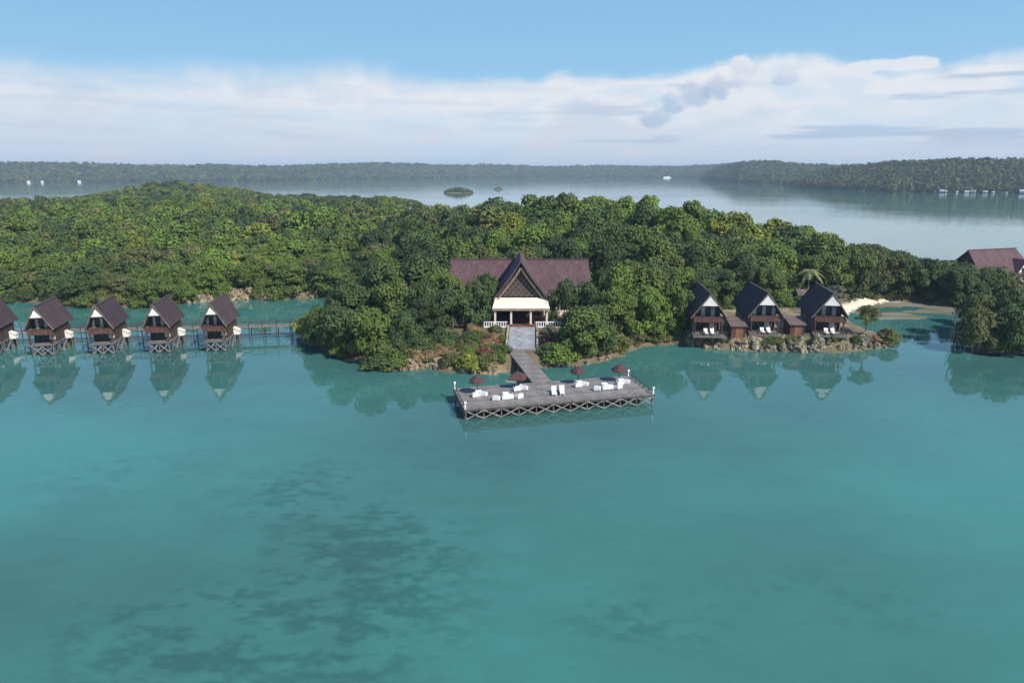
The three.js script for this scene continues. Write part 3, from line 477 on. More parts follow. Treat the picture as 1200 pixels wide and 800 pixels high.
{
  const r = rng(808), along = (pts, step, fn) => { for (let i = 0; i < pts.length - 1; i++) { const [ax, az] = pts[i], [bx, bz] = pts[i + 1], n = Math.max(1, Math.round(Math.hypot(bx - ax, bz - az) / step)); for (let k = 0; k < n; k++) fn(mix(ax, bx, k / n), mix(az, bz, k / n)); } };
  let n = 0; const mats = [M.rock, M.rockGrey, M.rockWarm];
  along([[31.5, -117.2], [37, -114.6], [41, -113.2], [51, -112.7], [59, -113.9], [66, -116.2], [69, -119.6]], 1.02, (x, z) => { for (let row = 0; row < 3; row++) { const big = r(); if (row === 2 && big < 0.3) continue; rock(x + (r() - 0.5) * 1.2, z - row * 0.95 + (r() - 0.5) * 0.8, 0.45 + big * big * 0.95, [0.05, 0.6, 1.2][row] + r() * 0.4, n++, mats[Math.floor(r() * 2.6)], ['pitted grey coral rock at the waterline below the shore cabins', 'pitted coral rock halfway up the bank below the shore cabins', 'pale coral rock on top of the bank below the shore cabins'][row], ['waterline rocks below the cabins', 'middle rocks below the cabins', 'top rocks below the cabins'][row], 0.85 + r() * 0.6); } if (r() < 0.42) { const c = r() < 0.5 ? 'olive' : r() < 0.6 ? 'deep' : 'tan', px = x + r(), pz = z - 0.9 - r() * 1.3; tree('bank_plant', 'shrub', n, c, px, pz, 0.9 + r() * 1.1, 0.12 + r() * 0.1, r() * 6, `small ${{ olive: 'olive', deep: 'dark green', tan: 'dry brown' }[c]} plant among the rocks below the shore cabins`, 'plant', `${{ olive: 'olive', deep: 'dark green', tan: 'dry brown' }[c]} plants among the cabin rocks`, 0.5 + r() * 0.7); } });
  along([[-20.3, -101.7], [-17, -101.8], [-13.5, -103.6], [-10.6, -102], [-7, -100.8], [-3.4, -99.9], [-1.2, -100.4]], 1.1, (x, z) => { for (let row = 0; row < 2; row++) rock(x + (r() - 0.5), z - row * 1.1 + (r() - 0.5) * 0.6, 0.6 + r() * 0.5, 0.1 + row * 0.65 + r() * 0.2, n++, r() < 0.7 ? M.rockWarm : M.rock, row ? 'warm brown rock on the bank left of the boardwalk' : 'brown rock at the waterline left of the boardwalk', row ? 'bank rocks left of the boardwalk' : 'waterline rocks left of the boardwalk', 0.9); });
  along([[4.2, -103], [8, -104], [12, -105.8], [16.6, -109]], 1.3, (x, z) => rock(x, z + (r() - 0.5) * 0.6, 0.45 + r() * 0.4, 0.1, n++, r() < 0.5 ? M.rock : M.rockWarm, 'rock at the waterline right of the boardwalk', 'waterline rocks right of the boardwalk', 0.8));
  rock(10.2, -101.6, 0.95, 0.2, 3, M.rockWarm, 'lone pale boulder in the water right of the boardwalk', undefined, 0.8);
  for (let k = 0; k < 26; k++) { const left = k < 17, x = left ? -7.5 + r() * 6 : 5.4 + r() * 3, z = left ? -104 - r() * 8.5 : -106.5 - r() * 7; rock(x, z, 0.25 + r() * 0.3, ground(x, z) + 0.1, n++, r() < 0.5 ? M.stone : M.rock, left ? 'pale garden stone left of the grey ramp' : 'pale garden stone right of the grey ramp', left ? 'garden stones left of the ramp' : 'garden stones right of the ramp', 0.7); }
  along([[-76, -157.4], [-70, -160.8], [-66, -162.4], [-54, -162.6], [-47, -165.6]], 1.7, (x, z) => { for (let row = 0; row < 2; row++) rock(x + (r() - 0.5), z - row * 1.3 + (r() - 0.5), 0.9 + r() * 0.8, 0.3 + row * 1.1, n++, r() < 0.7 ? M.rockWarm : M.rock, row ? 'tan boulder on the bluff behind the stilt huts' : 'tan boulder at the waterline of the bluff behind the stilt huts', row ? 'bluff boulders behind the stilt huts' : 'waterline boulders behind the stilt huts', 1.1); });
  for (let k = 0; k < 12; k++) { const x = -36 + r() * 14, z = -164 + r() * 8; if (polySD(island, x, z) > 0) rock(x, z, 0.8 + r() * 0.7, ground(x, z) + 0.3, n++, M.rockWarm, 'tan boulder on the bank at the head of the inlet', 'boulders at the inlet head', 0.9); }
}

// ---------------------------------------------------------------- cabins
function cabin(o) { // front faces +z; y = 0 at the foot of the posts or at the terrace
  const { f1, f2, eave, ridge, half, len, body, rail, gableY } = o, t = base(o.name, o.label, 'cabin', o.at, o.turn, o.group), hl = len / 2, bl = hl - 0.7, slope = (ridge - eave) / half;
  const xAt = (y) => (ridge - y) / slope, prow = (y) => hl + o.prow * (y - eave) / (ridge - eave); // half-width inside the roof at a height
  for (const s of [-1, 1]) { // two roof slopes
    const a = V(0, ridge, prow(ridge)), b = V(0, ridge, -hl), c = V(s * half, eave, -hl), d = V(s * half, eave, hl);
    const rf = B().slab(s > 0 ? [a, d, c, b] : [a, b, c, d], 0.16).build('roof_slope', [M.hutRoof, M.hutRoofWorn, M.hutRoofDark][o.seed % 3], t);
    const barge = B().bar(V(s * 0.02, ridge + 0.02, prow(ridge) + 0.04), V(s * (half + 0.05), eave - 0.06, hl + 0.04), 0.06, 0.17).build('barge_board', M.hutTrim, t); barge.castShadow = true;
    B().bar(V(s * 0.02, ridge + 0.02, -hl - 0.04), V(s * (half + 0.05), eave - 0.06, -hl - 0.04), 0.07, 0.26).build('barge_board', M.timber, t);
  }
  B().bar(V(0, ridge + 0.05, prow(ridge) + 0.12), V(0, ridge + 0.05, -hl - 0.12), 0.3, 0.12).build('ridge_cap', M.ridge, t);
  const tri = (z, y0, y1) => { const za = typeof z === 'number' ? z : z(y0), zb = typeof z === 'number' ? z : z(y1); return [V(-xAt(y0) + 0.15, y0, za), V(xAt(y0) - 0.15, y0, za), V(xAt(y1) - 0.1, y1, zb), V(-xAt(y1) + 0.1, y1, zb)]; };
  B().slab(tri(prow(gableY) + 0.05, gableY, ridge - 0.25), 0.1).build('gable_panel', M.plaster, t);
  B().slab(tri(-hl + 0.45, eave, ridge - 0.25).reverse(), 0.1).build('rear_gable', M.timber, t);
  // upper room: glazed front set back behind the balcony
  const zf = hl - 1.5, wu = xAt(gableY) + 0.55;
  B().box(2 * xAt(gableY) - 0.1, 0.22, 0.3, 0, gableY - 0.1, prow(gableY) - 0.25).build('tie_beam', M.timber, t);
  const n = 5, gw = (2 * wu) / n;
  const capY = (x) => Math.min(gableY, ridge - slope * (Math.abs(x) + 0.22)) - 0.02; // stay under the roof slopes
  const fr = B(); for (let i = 0; i <= n; i++) { const x = -wu + i * gw, h = capY(x) - f2; fr.box(0.12, h, 0.14, x, f2 + h / 2, zf); } fr.box(2 * wu, 0.14, 0.13, 0, f2 + 0.62, zf); fr.build('window_frame', M.timber, t);
  for (let i = 0; i < n; i++) { const xa = -wu + i * gw + 0.07, xb = xa + gw - 0.14, p = [V(xa, f2, zf - 0.04), V(xb, f2, zf - 0.04), V(xb, capY(xb), zf - 0.04), V(xa, capY(xa), zf - 0.04)]; B().slab(p, 0.04).build(...(i % 2 === (o.seed % 2) ? ['curtain', M.curtain] : ['window_pane', M.glass]), t); }
  B().box(2 * body, 0.22, len - 0.9, 0, f2 - 0.11, 0.15).build('upper_floor', M.timber, t);
  // balcony front with upright boards
  const nb = 9, bw = (2 * body + 0.3) / nb; for (let i = 0; i < nb; i++) B().box(bw - 0.03, rail, 0.06, -body - 0.15 + (i + 0.5) * bw, f2 + rail / 2 - 0.18, hl - 0.28).build('balcony_board', M.redwood, t);
  B().box(2 * body + 0.44, 0.09, 0.18, 0, f2 + rail - 0.13, hl - 0.28).build('balcony_rail', M.redwood, t);
  for (const s of [-1, 1]) { // side walls under the eaves and corner posts
    B().box(0.14, eave + 0.1 - f1, 2 * bl - 1.6, s * (body - 0.12), (eave + 0.1 + f1) / 2, -0.75).build('side_wall', o.wall, t);
    for (const [zz, hh] of [[hl - 0.45, f2 - 0.22], [0.2, f2 - 0.22]]) B().box(0.2, hh - f1, 0.2, s * (body - 0.1 + 0.001), (hh + f1) / 2, zz).build('corner_post', M.timber, t);
    B().box(0.5, 0.7, 0.05, s * (body - 0.03), f1 + 1.35, -1.2, 0, Math.PI / 2).build('side_window', M.glass, t);
    B().bar(V(s * (body - 0.1), f2 - 1.0, hl - 0.5), V(s * (half - 0.15), eave + 0.15, hl - 0.5), 0.12, 0.12).build('eave_strut', M.timber, t);
  }
  B().box(2 * body - 0.3, f2 - f1 - 0.22, 0.14, 0, (f2 + f1) / 2 - 0.11, hl - 2.6).build('lower_front_wall', M.timber, t);
  B().box(2 * body - 0.3, eave - f1, 0.14, 0, (eave + f1) / 2, -bl + 0.1).build('rear_wall', o.wall, t);
  B().box(1.5, 1.7, 0.06, -0.8, f1 + 0.95, hl - 2.5).build('glass_door', M.glass, t);
  B().box(0.9, 1.4, 0.05, 0.95, f1 + 1.05, hl - 2.5).build('curtain', M.curtain, t);
  B().box(2 * body + 0.2, 0.2, len - 0.5, 0, f1 - 0.1, 0.1).build('lower_floor', M.greywood, t);
  if (o.stilts) {
    const X = [-body + 0.2, 0, body - 0.2], Z = [-hl + 0.6, -hl * 0.33, hl * 0.33, hl - 0.5];
    for (const x of X) for (const z of Z) B().cyl(V(x, -2.6, z), V(x, f1 - 0.2, z), 0.15, 0.13, 8).build('stilt', M.post, t);
    for (let i = 0; i < 2; i++) { B().bar(V(X[i], 0.15, Z[3] + 0.16), V(X[i + 1], f1 - 0.3, Z[3] + 0.16), 0.1, 0.14).build('brace', M.brace, t); B().bar(V(X[i + 1], 0.15, Z[3] + 0.27), V(X[i], f1 - 0.3, Z[3] + 0.27), 0.1, 0.14).build('brace', M.brace, t); }
    for (let i = 0; i < 3; i++) for (const s of [-1, 1]) { const x = s * (body - 0.02); B().bar(V(x, 0.15, Z[i]), V(x, f1 - 0.3, Z[i + 1]), 0.1, 0.13).build('brace', M.post, t); B().bar(V(x + s * 0.11, 0.15, Z[i + 1]), V(x + s * 0.11, f1 - 0.3, Z[i]), 0.1, 0.13).build('brace', M.post, t); }
    // white lean-to wash room at the rear right, with its steps down
    const ax = body + 0.5; B().slab([V(ax - 0.48, 1.7, -1.0), V(ax + 0.48, 1.7, -1.0), V(ax + 0.4, 2.4, -1.0), V(ax - 0.48, 2.9, -1.0)], 1.2).build('lean_to', M.plaster, t);
    B().slab([V(ax - 0.48, 3.0, -0.9), V(ax + 0.55, 2.42, -0.9), V(ax + 0.55, 2.42, -2.3), V(ax - 0.48, 3.0, -2.3)], 0.07).build('lean_to_roof', M.cream, t);
    for (const [dx, dz] of [[-0.4, -1.2], [0.4, -1.2], [-0.4, -2.3], [0.4, -2.3]]) B().cyl(V(ax + dx, -2.6, dz), V(ax + dx, 1.6, dz), 0.09, 0.09, 7).build('stilt', M.post, t);
    B().bar(V(ax - 0.2, 1.7, -0.85), V(ax - 0.3, 0.1, 1.3), 0.3, 0.06).build('boarding_ramp', M.post, t);
  } else {
    B().box(2 * body + 0.6, 0.3, 1.6, 0, f1 - 0.16, hl + 0.45).build('patio', M.greywood, t);
    const nr = 6; for (let i = 0; i <= nr; i++) B().box(0.08, 0.75, 0.08, -body - 0.1 + i * (2 * body + 0.2) / nr, f1 + 0.37, hl + 1.1).build('patio_post', M.timber, t);
    B().box(2 * body + 0.4, 0.08, 0.1, 0, f1 + 0.79, hl + 1.1).build('patio_rail', M.timber, t); B().box(2 * body + 0.4, 0.06, 0.06, 0, f1 + 0.35, hl + 1.1).build('patio_rail', M.timber, t);
  }
  nest(t, 'window_frame', 'window_pane'); nest(t, 'balcony_rail', 'balcony_board'); nest(t, 'patio', 'patio_post', 'patio_rail'); nest(t, 'lean_to', 'lean_to_roof');
  return t;
}
{
  const pos = [[-88.6, -113.5, 16], [-79.4, -114.2, 14.4], [-69.8, -115, 14], [-60.6, -116, 11], [-51.2, -117, 8]];
  const words = ['leftmost stilt hut, cut by the picture edge, maroon roof over the water', 'second stilt hut from the left, maroon roof and white gable', 'middle stilt hut of the five with maroon roof and white gable', 'second stilt hut from the wooded point, maroon roof and white gable', 'stilt hut nearest the wooded point, maroon roof and white gable'];
  pos.forEach(([x, z, a], i) => cabin({ name: 'stilt_hut', label: words[i], group: 'stilt huts along the walkway', at: [x, 0, z], turn: a * R, seed: i, stilts: true, wall: M.timber, f1: 1.9, f2: 3.75, eave: 4.4, ridge: 8.45, half: 2.15, prow: 0.6, len: 9.0, body: 1.75, rail: 0.85, gableY: 6.6 }));
  const rp = [[34.6, -121.2, -5], [44.6, -122, -4], [56.2, -121.4, -10]], rw = ['leftmost of the three black-roofed shore cabins, beside the big trees', 'middle of the three black-roofed shore cabins above the rocks', 'rightmost of the three black-roofed shore cabins, by the sandy cove'];
  rp.forEach(([x, z, a], i) => cabin({ name: 'shore_cabin', label: rw[i], group: 'cabins on the rocky shore', at: [x, 2.1, z], turn: a * R, seed: i + 1, stilts: false, wall: M.greywood, f1: 0.35, f2: 2.6, eave: 3.2, ridge: 7.5, half: 3.05, prow: 0.3, len: 12, body: 2.4, rail: 0.95, gableY: 5.4 }));
  rp.forEach(([x, z, a], i) => { for (const s of [-0.35, 0.75]) lounger([x + s * Math.cos(a * R) + Math.sin(a * R) * 6.4, 2.46, z + Math.cos(a * R) * 6.0 - s * Math.sin(a * R)], a * R, `white sun lounger on the patio of the ${['leftmost', 'middle', 'rightmost'][i]} shore cabin, ${s < 0 ? 'left' : 'right'} of the pair`, 'loungers on the cabin patios'); });
  [[39.2, -115.8, -4, 'small brick-red shed with plank roof between the leftmost and middle shore cabins'], [49.9, -117, -6, 'small brick-red shed with plank roof between the middle and rightmost shore cabins']].forEach(([x, z, a, label]) => {
    const t = base('garden_shed', label, 'shed', [x, 1.9, z], a * R, 'sheds between the cabins');
    B().box(0.1, 2.1, 4, -1.15, 1.05, -1).build('wall', M.redwood, t); B().box(0.1, 2.1, 4, 1.15, 1.05, -1).build('wall', M.redwood, t); B().box(2.2, 2.1, 0.1, 0, 1.05, -2.94).build('wall', M.redwood, t); B().box(2.2, 2.1, 0.1, 0, 1.05, 0.9).build('wall', M.redwood, t);
    B().box(1.2, 1.75, 0.08, 0.1, 0.9, 0.99).build('door', M.door, t); B().slab([V(-1.45, 2.15, 1.3), V(1.45, 2.15, 1.3), V(1.45, 2.9, -3.2), V(-1.45, 2.9, -3.2)], 0.12).build('roof', M.shedroof, t);
    B().box(2.5, 1.9, 1.2, 0, -0.95, 0.5).build('plinth', M.rockWarm, t);
  });
}
function lounger(at, turn, label, group) {
  const t = base('sun_lounger', label, 'sun lounger', at, turn, group);
  B().box(0.62, 0.1, 1.35, 0, 0.32, 0.35).build('seat', M.white, t); B().bar(V(0, 0.34, -0.3), V(0, 0.85, -0.85), 0.62, 0.1).build('backrest', M.white, t);
  for (const x of [-0.26, 0.26]) for (const z of [-0.25, 0.9]) B().box(0.06, 0.3, 0.06, x, 0.15, z).build('leg', M.white, t);
  return t;
}

// ---------------------------------------------------------------- walkway behind the stilt huts
{
  const t = base('stilt_walkway', 'long dark timber walkway on posts behind the stilt huts', 'walkway');
  const P = [[-112, -116.4], [-80, -119.9], [-51, -122.9], [-36.5, -125]], w = 0.9;
  for (let s = 0; s < 3; s++) {
    const [ax, az] = P[s], [bx, bz] = P[s + 1], len = Math.hypot(bx - ax, bz - az), ux = (bx - ax) / len, uz = (bz - az) / len, n = Math.round(len / 2.4);
    const at = (u, side, y) => V(ax + ux * u - uz * side, y, az + uz * u + ux * side);
    B().slab([at(0, w, 2.2), at(len, w, 2.2), at(len, -w, 2.2), at(0, -w, 2.2)], 0.16).build('deck', M.deck, t);
    for (const sd of [-w + 0.05, w - 0.05]) { B().bar(at(0, sd, 3.15), at(len, sd, 3.15), 0.08, 0.08).build('handrail', M.darkpost, t); B().bar(at(0, sd, 2.7), at(len, sd, 2.7), 0.05, 0.05).build('handrail', M.darkpost, t); B().bar(at(0, sd, 0.35), at(len, sd, 0.35), 0.09, 0.1).build('waler', M.darkpost, t); }
    for (let i = 0; i < n + (s === 2 ? 1 : 0); i++) for (const sd of [-w + 0.05, w - 0.05]) {
      const u = len * i / n; B().cyl(at(u, sd, -2.6), at(u, sd, 3.2), 0.1, 0.08, 7).build('post', M.darkpost, t);
      if (i < n && sd > 0) { B().bar(at(u, sd + 0.1, 0.35), at(u + len / n, sd + 0.1, 1.95), 0.05, 0.08).build('brace', M.post, t); B().bar(at(u, sd + 0.16, 1.95), at(u + len / n, sd + 0.16, 0.35), 0.05, 0.08).build('brace', M.post, t); }
    }
  }
}

// ---------------------------------------------------------------- lodge
{
  const y0 = 3.2, t = base('lodge', 'large lodge with maroon roof, pointed carved gable and cream porch canopy', 'building', [1.6, y0, -131]);
  const E = 3.7, Rg = 9.9, x0 = -13.6, x1 = 13.4, dz = 7; // main roof over local z -3 ± 7
  const zr = -3, rs = (s) => { const a = V(x0, Rg, zr), b = V(x1, Rg, zr), c = V(x1, E, zr + s * dz), d = V(x0, E, zr + s * dz); return s > 0 ? [a, d, c, b] : [a, b, c, d]; };
  B().slab(rs(1), 0.2).build('roof_slope', M.roof, t); B().slab(rs(-1), 0.2).build('roof_slope', M.roof, t);
  B().bar(V(x0 - 0.2, Rg + 0.06, zr), V(x1 + 0.2, Rg + 0.06, zr), 0.35, 0.16).build('ridge_cap', M.ridge, t);
  for (const x of [x0 + 0.5, x1 - 0.5]) B().slab(x < 0 ? [V(x, E, zr - dz + 0.5), V(x, E, zr + dz - 0.5), V(x, Rg - 0.3, zr)] : [V(x, E, zr + dz - 0.5), V(x, E, zr - dz + 0.5), V(x, Rg - 0.3, zr)], 0.12).build('end_gable', M.timber, t);
  for (const [w, h, d, x, y, z] of [[0.25, 3.9, 12, -12.4, 1.9, zr], [0.25, 3.9, 12, 12.2, 1.9, zr], [24.4, 3.9, 0.25, -0.1, 1.9, zr - 6.1]]) B().box(w, h, d, x, y, z).build('wall', M.cream, t);
  for (const s of [-1, 1]) { B().box(7.6, 3.7, 0.25, s * 8.4 - 0.1, 1.8, 3.1).build('wall', M.cream, t); for (let i = 0; i < 3; i++) B().box(1.3, 1.6, 0.08, s * 8.4 - 2.3 + i * 2.2, 1.9, 3.27).build('window', M.glass, t); }
  B().box(27, 0.4, 16, -0.1, -0.2, -2.4).build('floor', M.redfloor, t);
  // the cross gable: steep, slightly hollow slopes and a tall point at the front
  const zf = 11, prof = [[0, 11.6], [1.15, 9.68], [2.45, 7.85], [3.75, 6.15], [4.95, 4.65]], zb = -4;
  for (const s of [-1, 1]) {
    const b = B();
    for (let i = 0; i < prof.length - 1; i++) { const [xa, ya] = prof[i], [xb, yb] = prof[i + 1], lean = (y) => zf + (y - 4.65) * 0.1; const p = [V(s * xa, ya, lean(ya)), V(s * xb, yb, lean(yb)), V(s * xb, yb, zb), V(s * xa, ya, zb)]; b.slab(s > 0 ? p : p.reverse(), 0.2); }
    b.build('gable_slope', M.roof, t);
    const e = B(), e2 = B(); for (let i = 0; i < prof.length - 1; i++) { const [xa, ya] = prof[i], [xb, yb] = prof[i + 1], l = (y) => zf + (y - 4.65) * 0.1; e.bar(V(s * xa, ya - 0.1, l(ya) + 0.06), V(s * xb, yb - 0.1, l(yb) + 0.06), 0.1, 0.3); if (i) e2.bar(V(s * (xa - 0.62), ya - 0.35, l(ya) - 0.28), V(s * (xb - 0.62), yb - 0.35, l(yb) - 0.28), 0.14, 0.32); else e2.bar(V(s * 0.05, ya - 1.35, l(ya) - 0.4), V(s * (xb - 0.62), yb - 0.35, l(yb) - 0.28), 0.14, 0.32); }
    e.build('barge_board', M.ridge, t); e2.build('inner_barge_board', M.trim, t);
  }
  B().add(new THREE.ConeGeometry(0.32, 1.9, 6), new THREE.Matrix4().makeTranslation(0, 12.2, zf + 0.55)).build('gable_finial', M.ridge, t);
  const zg = zf - 0.7; B().slab([V(-4.5, 4.9, zg), V(4.5, 4.9, zg), V(0, 10.6, zg)], 0.14).build('gable_panel', M.carve, t);
  // carved lattice on the gable
  for (const s of [-1, 1]) for (let i = -4; i <= 4; i++) { const yA = 5.0, xA = i * 0.95; let l = 0; while (l < 5 && yA + l * 1.15 < 10.3 - Math.abs(xA + s * l) * 1.27) l += 0.1; if (l > 0.4 && Math.abs(xA) < 4.1) B().bar(V(xA, yA, zg + 0.05), V(xA + s * l, yA + l * 1.15, zg + 0.05), 0.06, 0.1).build('lattice_strip', M.carveLight, t); }
  B().slab([V(-4.6, 4.75, zf - 0.55), V(-5.1, 3.15, zf + 1.6), V(5.1, 3.15, zf + 1.6), V(4.6, 4.75, zf - 0.55)], 0.14).build('porch_canopy', M.cream, t);
  B().box(10.1, 0.42, 0.16, 0, 2.98, zf + 1.52).build('canopy_fascia', M.trim, t);
  for (const s of [-1, 1]) { B().slab(s > 0 ? [V(5.1, 3.15, zf + 1.6), V(5.1, 3.15, zf - 3), V(4.6, 4.75, zf - 3), V(4.6, 4.75, zf - 0.55)] : [V(-5.1, 3.15, zf - 3), V(-5.1, 3.15, zf + 1.6), V(-4.6, 4.75, zf - 0.55), V(-4.6, 4.75, zf - 3)], 0.14).build('canopy_cheek', M.cream, t); }
  B().box(9.6, 0.12, 5, 0, 2.86, zf - 1.1).build('porch_ceiling', M.timber, t);
  for (const x of [-4.6, -1.75, 1.75, 4.6]) for (const z of [zf + 1.1, zf - 3]) { const c = B().box(0.34, 2.9, 0.34, x, 1.35, z).build('column', M.cream, t); B().box(0.5, 0.35, 0.5, x, 0.1, z).build('column_foot', M.redwood, c); }
  B().box(10.6, 0.4, 8.6, 0, -0.24, 8.55).build('porch_floor', M.redfloor, t);
  B().box(8.8, 2.7, 0.2, 0, 1.35, 3.4).build('porch_rear_wall', M.timber, t);
  for (const x of [-2.7, 0, 2.7]) B().box(1.9, 2.2, 0.08, x, 1.2, 3.55).build('glass_door', M.glass, t);
  // white balustrades to both sides of the entrance
  for (const [xa, xb] of [[-6.6, -2.4], [2.6, 9.6]]) { const f = B().box(xb - xa, 0.1, 0.2, (xa + xb) / 2, 0.92, 13.3).build('balustrade_rail', M.white, t); B().box(xb - xa, 0.16, 0.24, (xa + xb) / 2, 0.02, 13.3).build('balustrade_plinth', M.white, t); for (let x = xa + 0.1; x < xb; x += 0.42) B().box(0.13, 0.85, 0.13, x, 0.5, 13.3).build('baluster', M.white, t); }
  nest(t, 'gable_panel', 'lattice_strip'); nest(t, 'balustrade_rail', 'baluster'); nest(t, 'porch_canopy', 'canopy_fascia', 'canopy_cheek');
}
{ // ramp up from the boardwalk to the porch
  const t = base('entrance_ramp', 'grey paved ramp leading up to the lodge porch', 'ramp'), a = V(-0.4, 3.22, -117.6), b = V(4.2, 3.22, -117.6), c = V(3.9, 1.75, -108.2), d = V(-0.7, 1.75, -108.2);
  B().slab([d, c, b, a], 0.5).build('paving', M.paving, t);
  B().bar(V(-0.65, 3.3, -117.6), V(-0.95, 1.85, -108.2), 0.3, 0.55).build('side_wall', M.stone, t); B().bar(V(4.45, 3.3, -117.6), V(4.15, 1.85, -108.2), 0.3, 0.55).build('side_wall', M.stone, t);
}
{ // white garden gate to the right of the porch
  const t = base('garden_pergola', 'white flat-topped pergola among the trees right of the lodge porch', 'pergola', [10.6, ground(10.6, -116.2), -116.2]);
  for (const x of [-1, 1]) for (const z of [-0.5, 0.5]) B().box(0.16, 3.2, 0.16, x, 1.5, z).build('post', M.white, t); B().box(2.7, 0.16, 1.6, 0, 3.18, 0).build('top', M.white, t);
}

// ---------------------------------------------------------------- pier and boardwalk
const pierTurn = 13.5 * R, pierC = V(5.45, 1.5, -86.7), onPier = (u, v) => { const c = Math.cos(pierTurn), s = Math.sin(pierTurn); return [pierC.x + u * c + v * s, pierC.y, pierC.z - u * s + v * c]; };
{
  const t = base('pier', 'wide grey plank pier on braced posts in front of the lodge', 'pier', [pierC.x, 0, pierC.z], pierTurn), hw = 12.7, hd = 4.3, y = 1.5;
  B().box(2 * hw, 0.14, 2 * hd, 0, y - 0.07, 0).build('deck', M.deck, t);
  for (const s of [-1, 1]) { B().box(2 * hw + 0.1, 0.24, 0.12, 0, y - 0.27, s * (hd - 0.1)).build('edge_beam', M.darkpost, t); B().box(0.12, 0.24, 2 * hd - 0.4, s * (hw - 0.08), y - 0.27, 0).build('edge_beam', M.darkpost, t); }
  const n = 11; for (let i = 0; i <= n; i++) { const x = -hw + 0.2 + i * (2 * hw - 0.4) / n; for (const z of [hd - 0.25, 0, -hd + 0.25]) B().cyl(V(x, -3, z), V(x, y - 0.15, z), 0.11, 0.1, 8).build('post', M.post, t); B().box(0.12, 0.2, 2 * hd - 0.5, x, y - 0.26, 0).build('joist', M.darkpost, t); }
  for (let i = 0; i < n; i++) { const xa = -hw + 0.2 + i * (2 * hw - 0.4) / n, xb = xa + (2 * hw - 0.4) / n, z = hd - 0.08; if (i % 2) { B().bar(V(xa, 0.1, z), V(xb, y - 0.3, z), 0.07, 0.13).build('brace', M.brace, t); B().bar(V(xa, y - 0.3, z + 0.08), V(xb, 0.1, z + 0.08), 0.07, 0.13).build('brace', M.brace, t); } else { B().bar(V(xa, y - 0.3, z), V(xb, 0.1, z), 0.07, 0.13).build('brace', M.brace, t); B().bar(V(xa, 0.1, z + 0.08), V(xb, y - 0.3, z + 0.08), 0.07, 0.13).build('brace', M.brace, t); } }
  for (const s of [-1, 1]) { for (let i = 0; i < 3; i++) { const za = hd - 0.25 - i * 2.7, x = s * (hw - 0.05); B().bar(V(x, 0.1, za), V(x, y - 0.3, za - 2.6), 0.07, 0.12).build('brace', M.brace, t); } for (let i = 0; i <= 6; i++) { const z = -hd + 0.15 + i * (2 * hd - 0.3) / 6, end = i === 0 || i === 6; const p = B().box(0.13, end ? 0.65 : 0.45, 0.13, s * (hw - 0.15), y + (end ? 0.32 : 0.22), z).build('edge_post', end ? M.white : M.darkpost, t); if (end) B().add(new THREE.SphereGeometry(0.17, 10, 8), new THREE.Matrix4().makeTranslation(s * (hw - 0.15), y + 0.78, z)).build('lamp_globe', M.white, p); } B().bar(V(s * (hw - 0.15), y + 0.42, -hd + 0.2), V(s * (hw - 0.15), y + 0.42, hd - 0.2), 0.05, 0.05).build('edge_rope', M.darkpost, t); }
  for (let i = 0; i < 7; i++) B().box(0.1, 0.16, 0.1, -hw + 2 + i * 3.5, y + 0.08, hd - 0.12).build('cleat', M.brace, t);
}
{
  const t = base('boardwalk', 'plank boardwalk running from the ramp foot down to the pier', 'boardwalk');
  const a = V(-0.9, 1.62, -108.4), b = V(1.7, 1.62, -108.4), c = V(5.6, 1.56, -90.6), d = V(2.9, 1.56, -90.0);
  B().slab([d, c, b, a], 0.14).build('deck', M.deck, t);
  for (const [p, q] of [[d, a], [c, b]]) { B().bar(p.clone().setY(1.3), q.clone().setY(1.34), 0.14, 0.2).build('edge_beam', M.darkpost, t); for (let i = 0; i <= 5; i++) { const k = p.clone().lerp(q, i / 6); B().cyl(V(k.x, -2.5, k.z), V(k.x, 1.4, k.z), 0.11, 0.1, 8).build('post', M.post, t); } }
}
// furniture on the pier
function umbrella(at, label, wide, low) {
  const t = base('umbrella', label, 'umbrella', at, pierTurn + 0.3, 'umbrellas on the pier'), h = low ? 1.45 : 1.75, n = low ? 4 : 8;
  B().cyl(V(0, 0, 0), V(0, h + 0.2, 0), 0.05, 0.05, 8).build('pole', M.timber, t); B().cyl(V(0, 0, 0), V(0, 0.1, 0), 0.35, 0.3, 12).build('base', M.stone, t);
  const g = new THREE.LatheGeometry([[0.02, h + 0.85], [wide * 0.35, h + 0.62], [wide * 0.72, h + 0.3], [wide, h], [wide, h - 0.16], [wide * 0.97, h - 0.16], [wide * 0.95, h - 0.03], [wide * 0.5, h + 0.38], [0.02, h + 0.7]].map(([x, y]) => new THREE.Vector2(x, y)), n).toNonIndexed(); g.computeVertexNormals();
  B().add(g).build('canopy', M.umbrella, t); B().add(new THREE.ConeGeometry(0.1, 0.3, 6), new THREE.Matrix4().makeTranslation(0, h + 0.95, 0)).build('finial', M.timber, t); nest(t, 'canopy', 'finial');
}
function armchair(at, turn, label, group, wide = 0.8) {
  const t = base(wide > 1 ? 'sofa' : 'armchair', label, wide > 1 ? 'sofa' : 'armchair', at, turn, group); t.scale.setScalar(0.86);
  B().box(wide, 0.34, 0.72, 0, 0.27, 0).build('seat', M.white, t); B().box(wide, 0.52, 0.16, 0, 0.58, -0.36, -0.12).build('backrest', M.white, t);
  for (const s of [-1, 1]) B().box(0.12, 0.5, 0.8, s * (wide / 2 + 0.05), 0.35, -0.02).build('armrest', M.white, t);
  for (const x of [-1, 1]) for (const z of [-0.3, 0.28]) B().box(0.07, 0.1, 0.07, x * (wide / 2 - 0.06), 0.05, z).build('leg', M.timber, t);
}
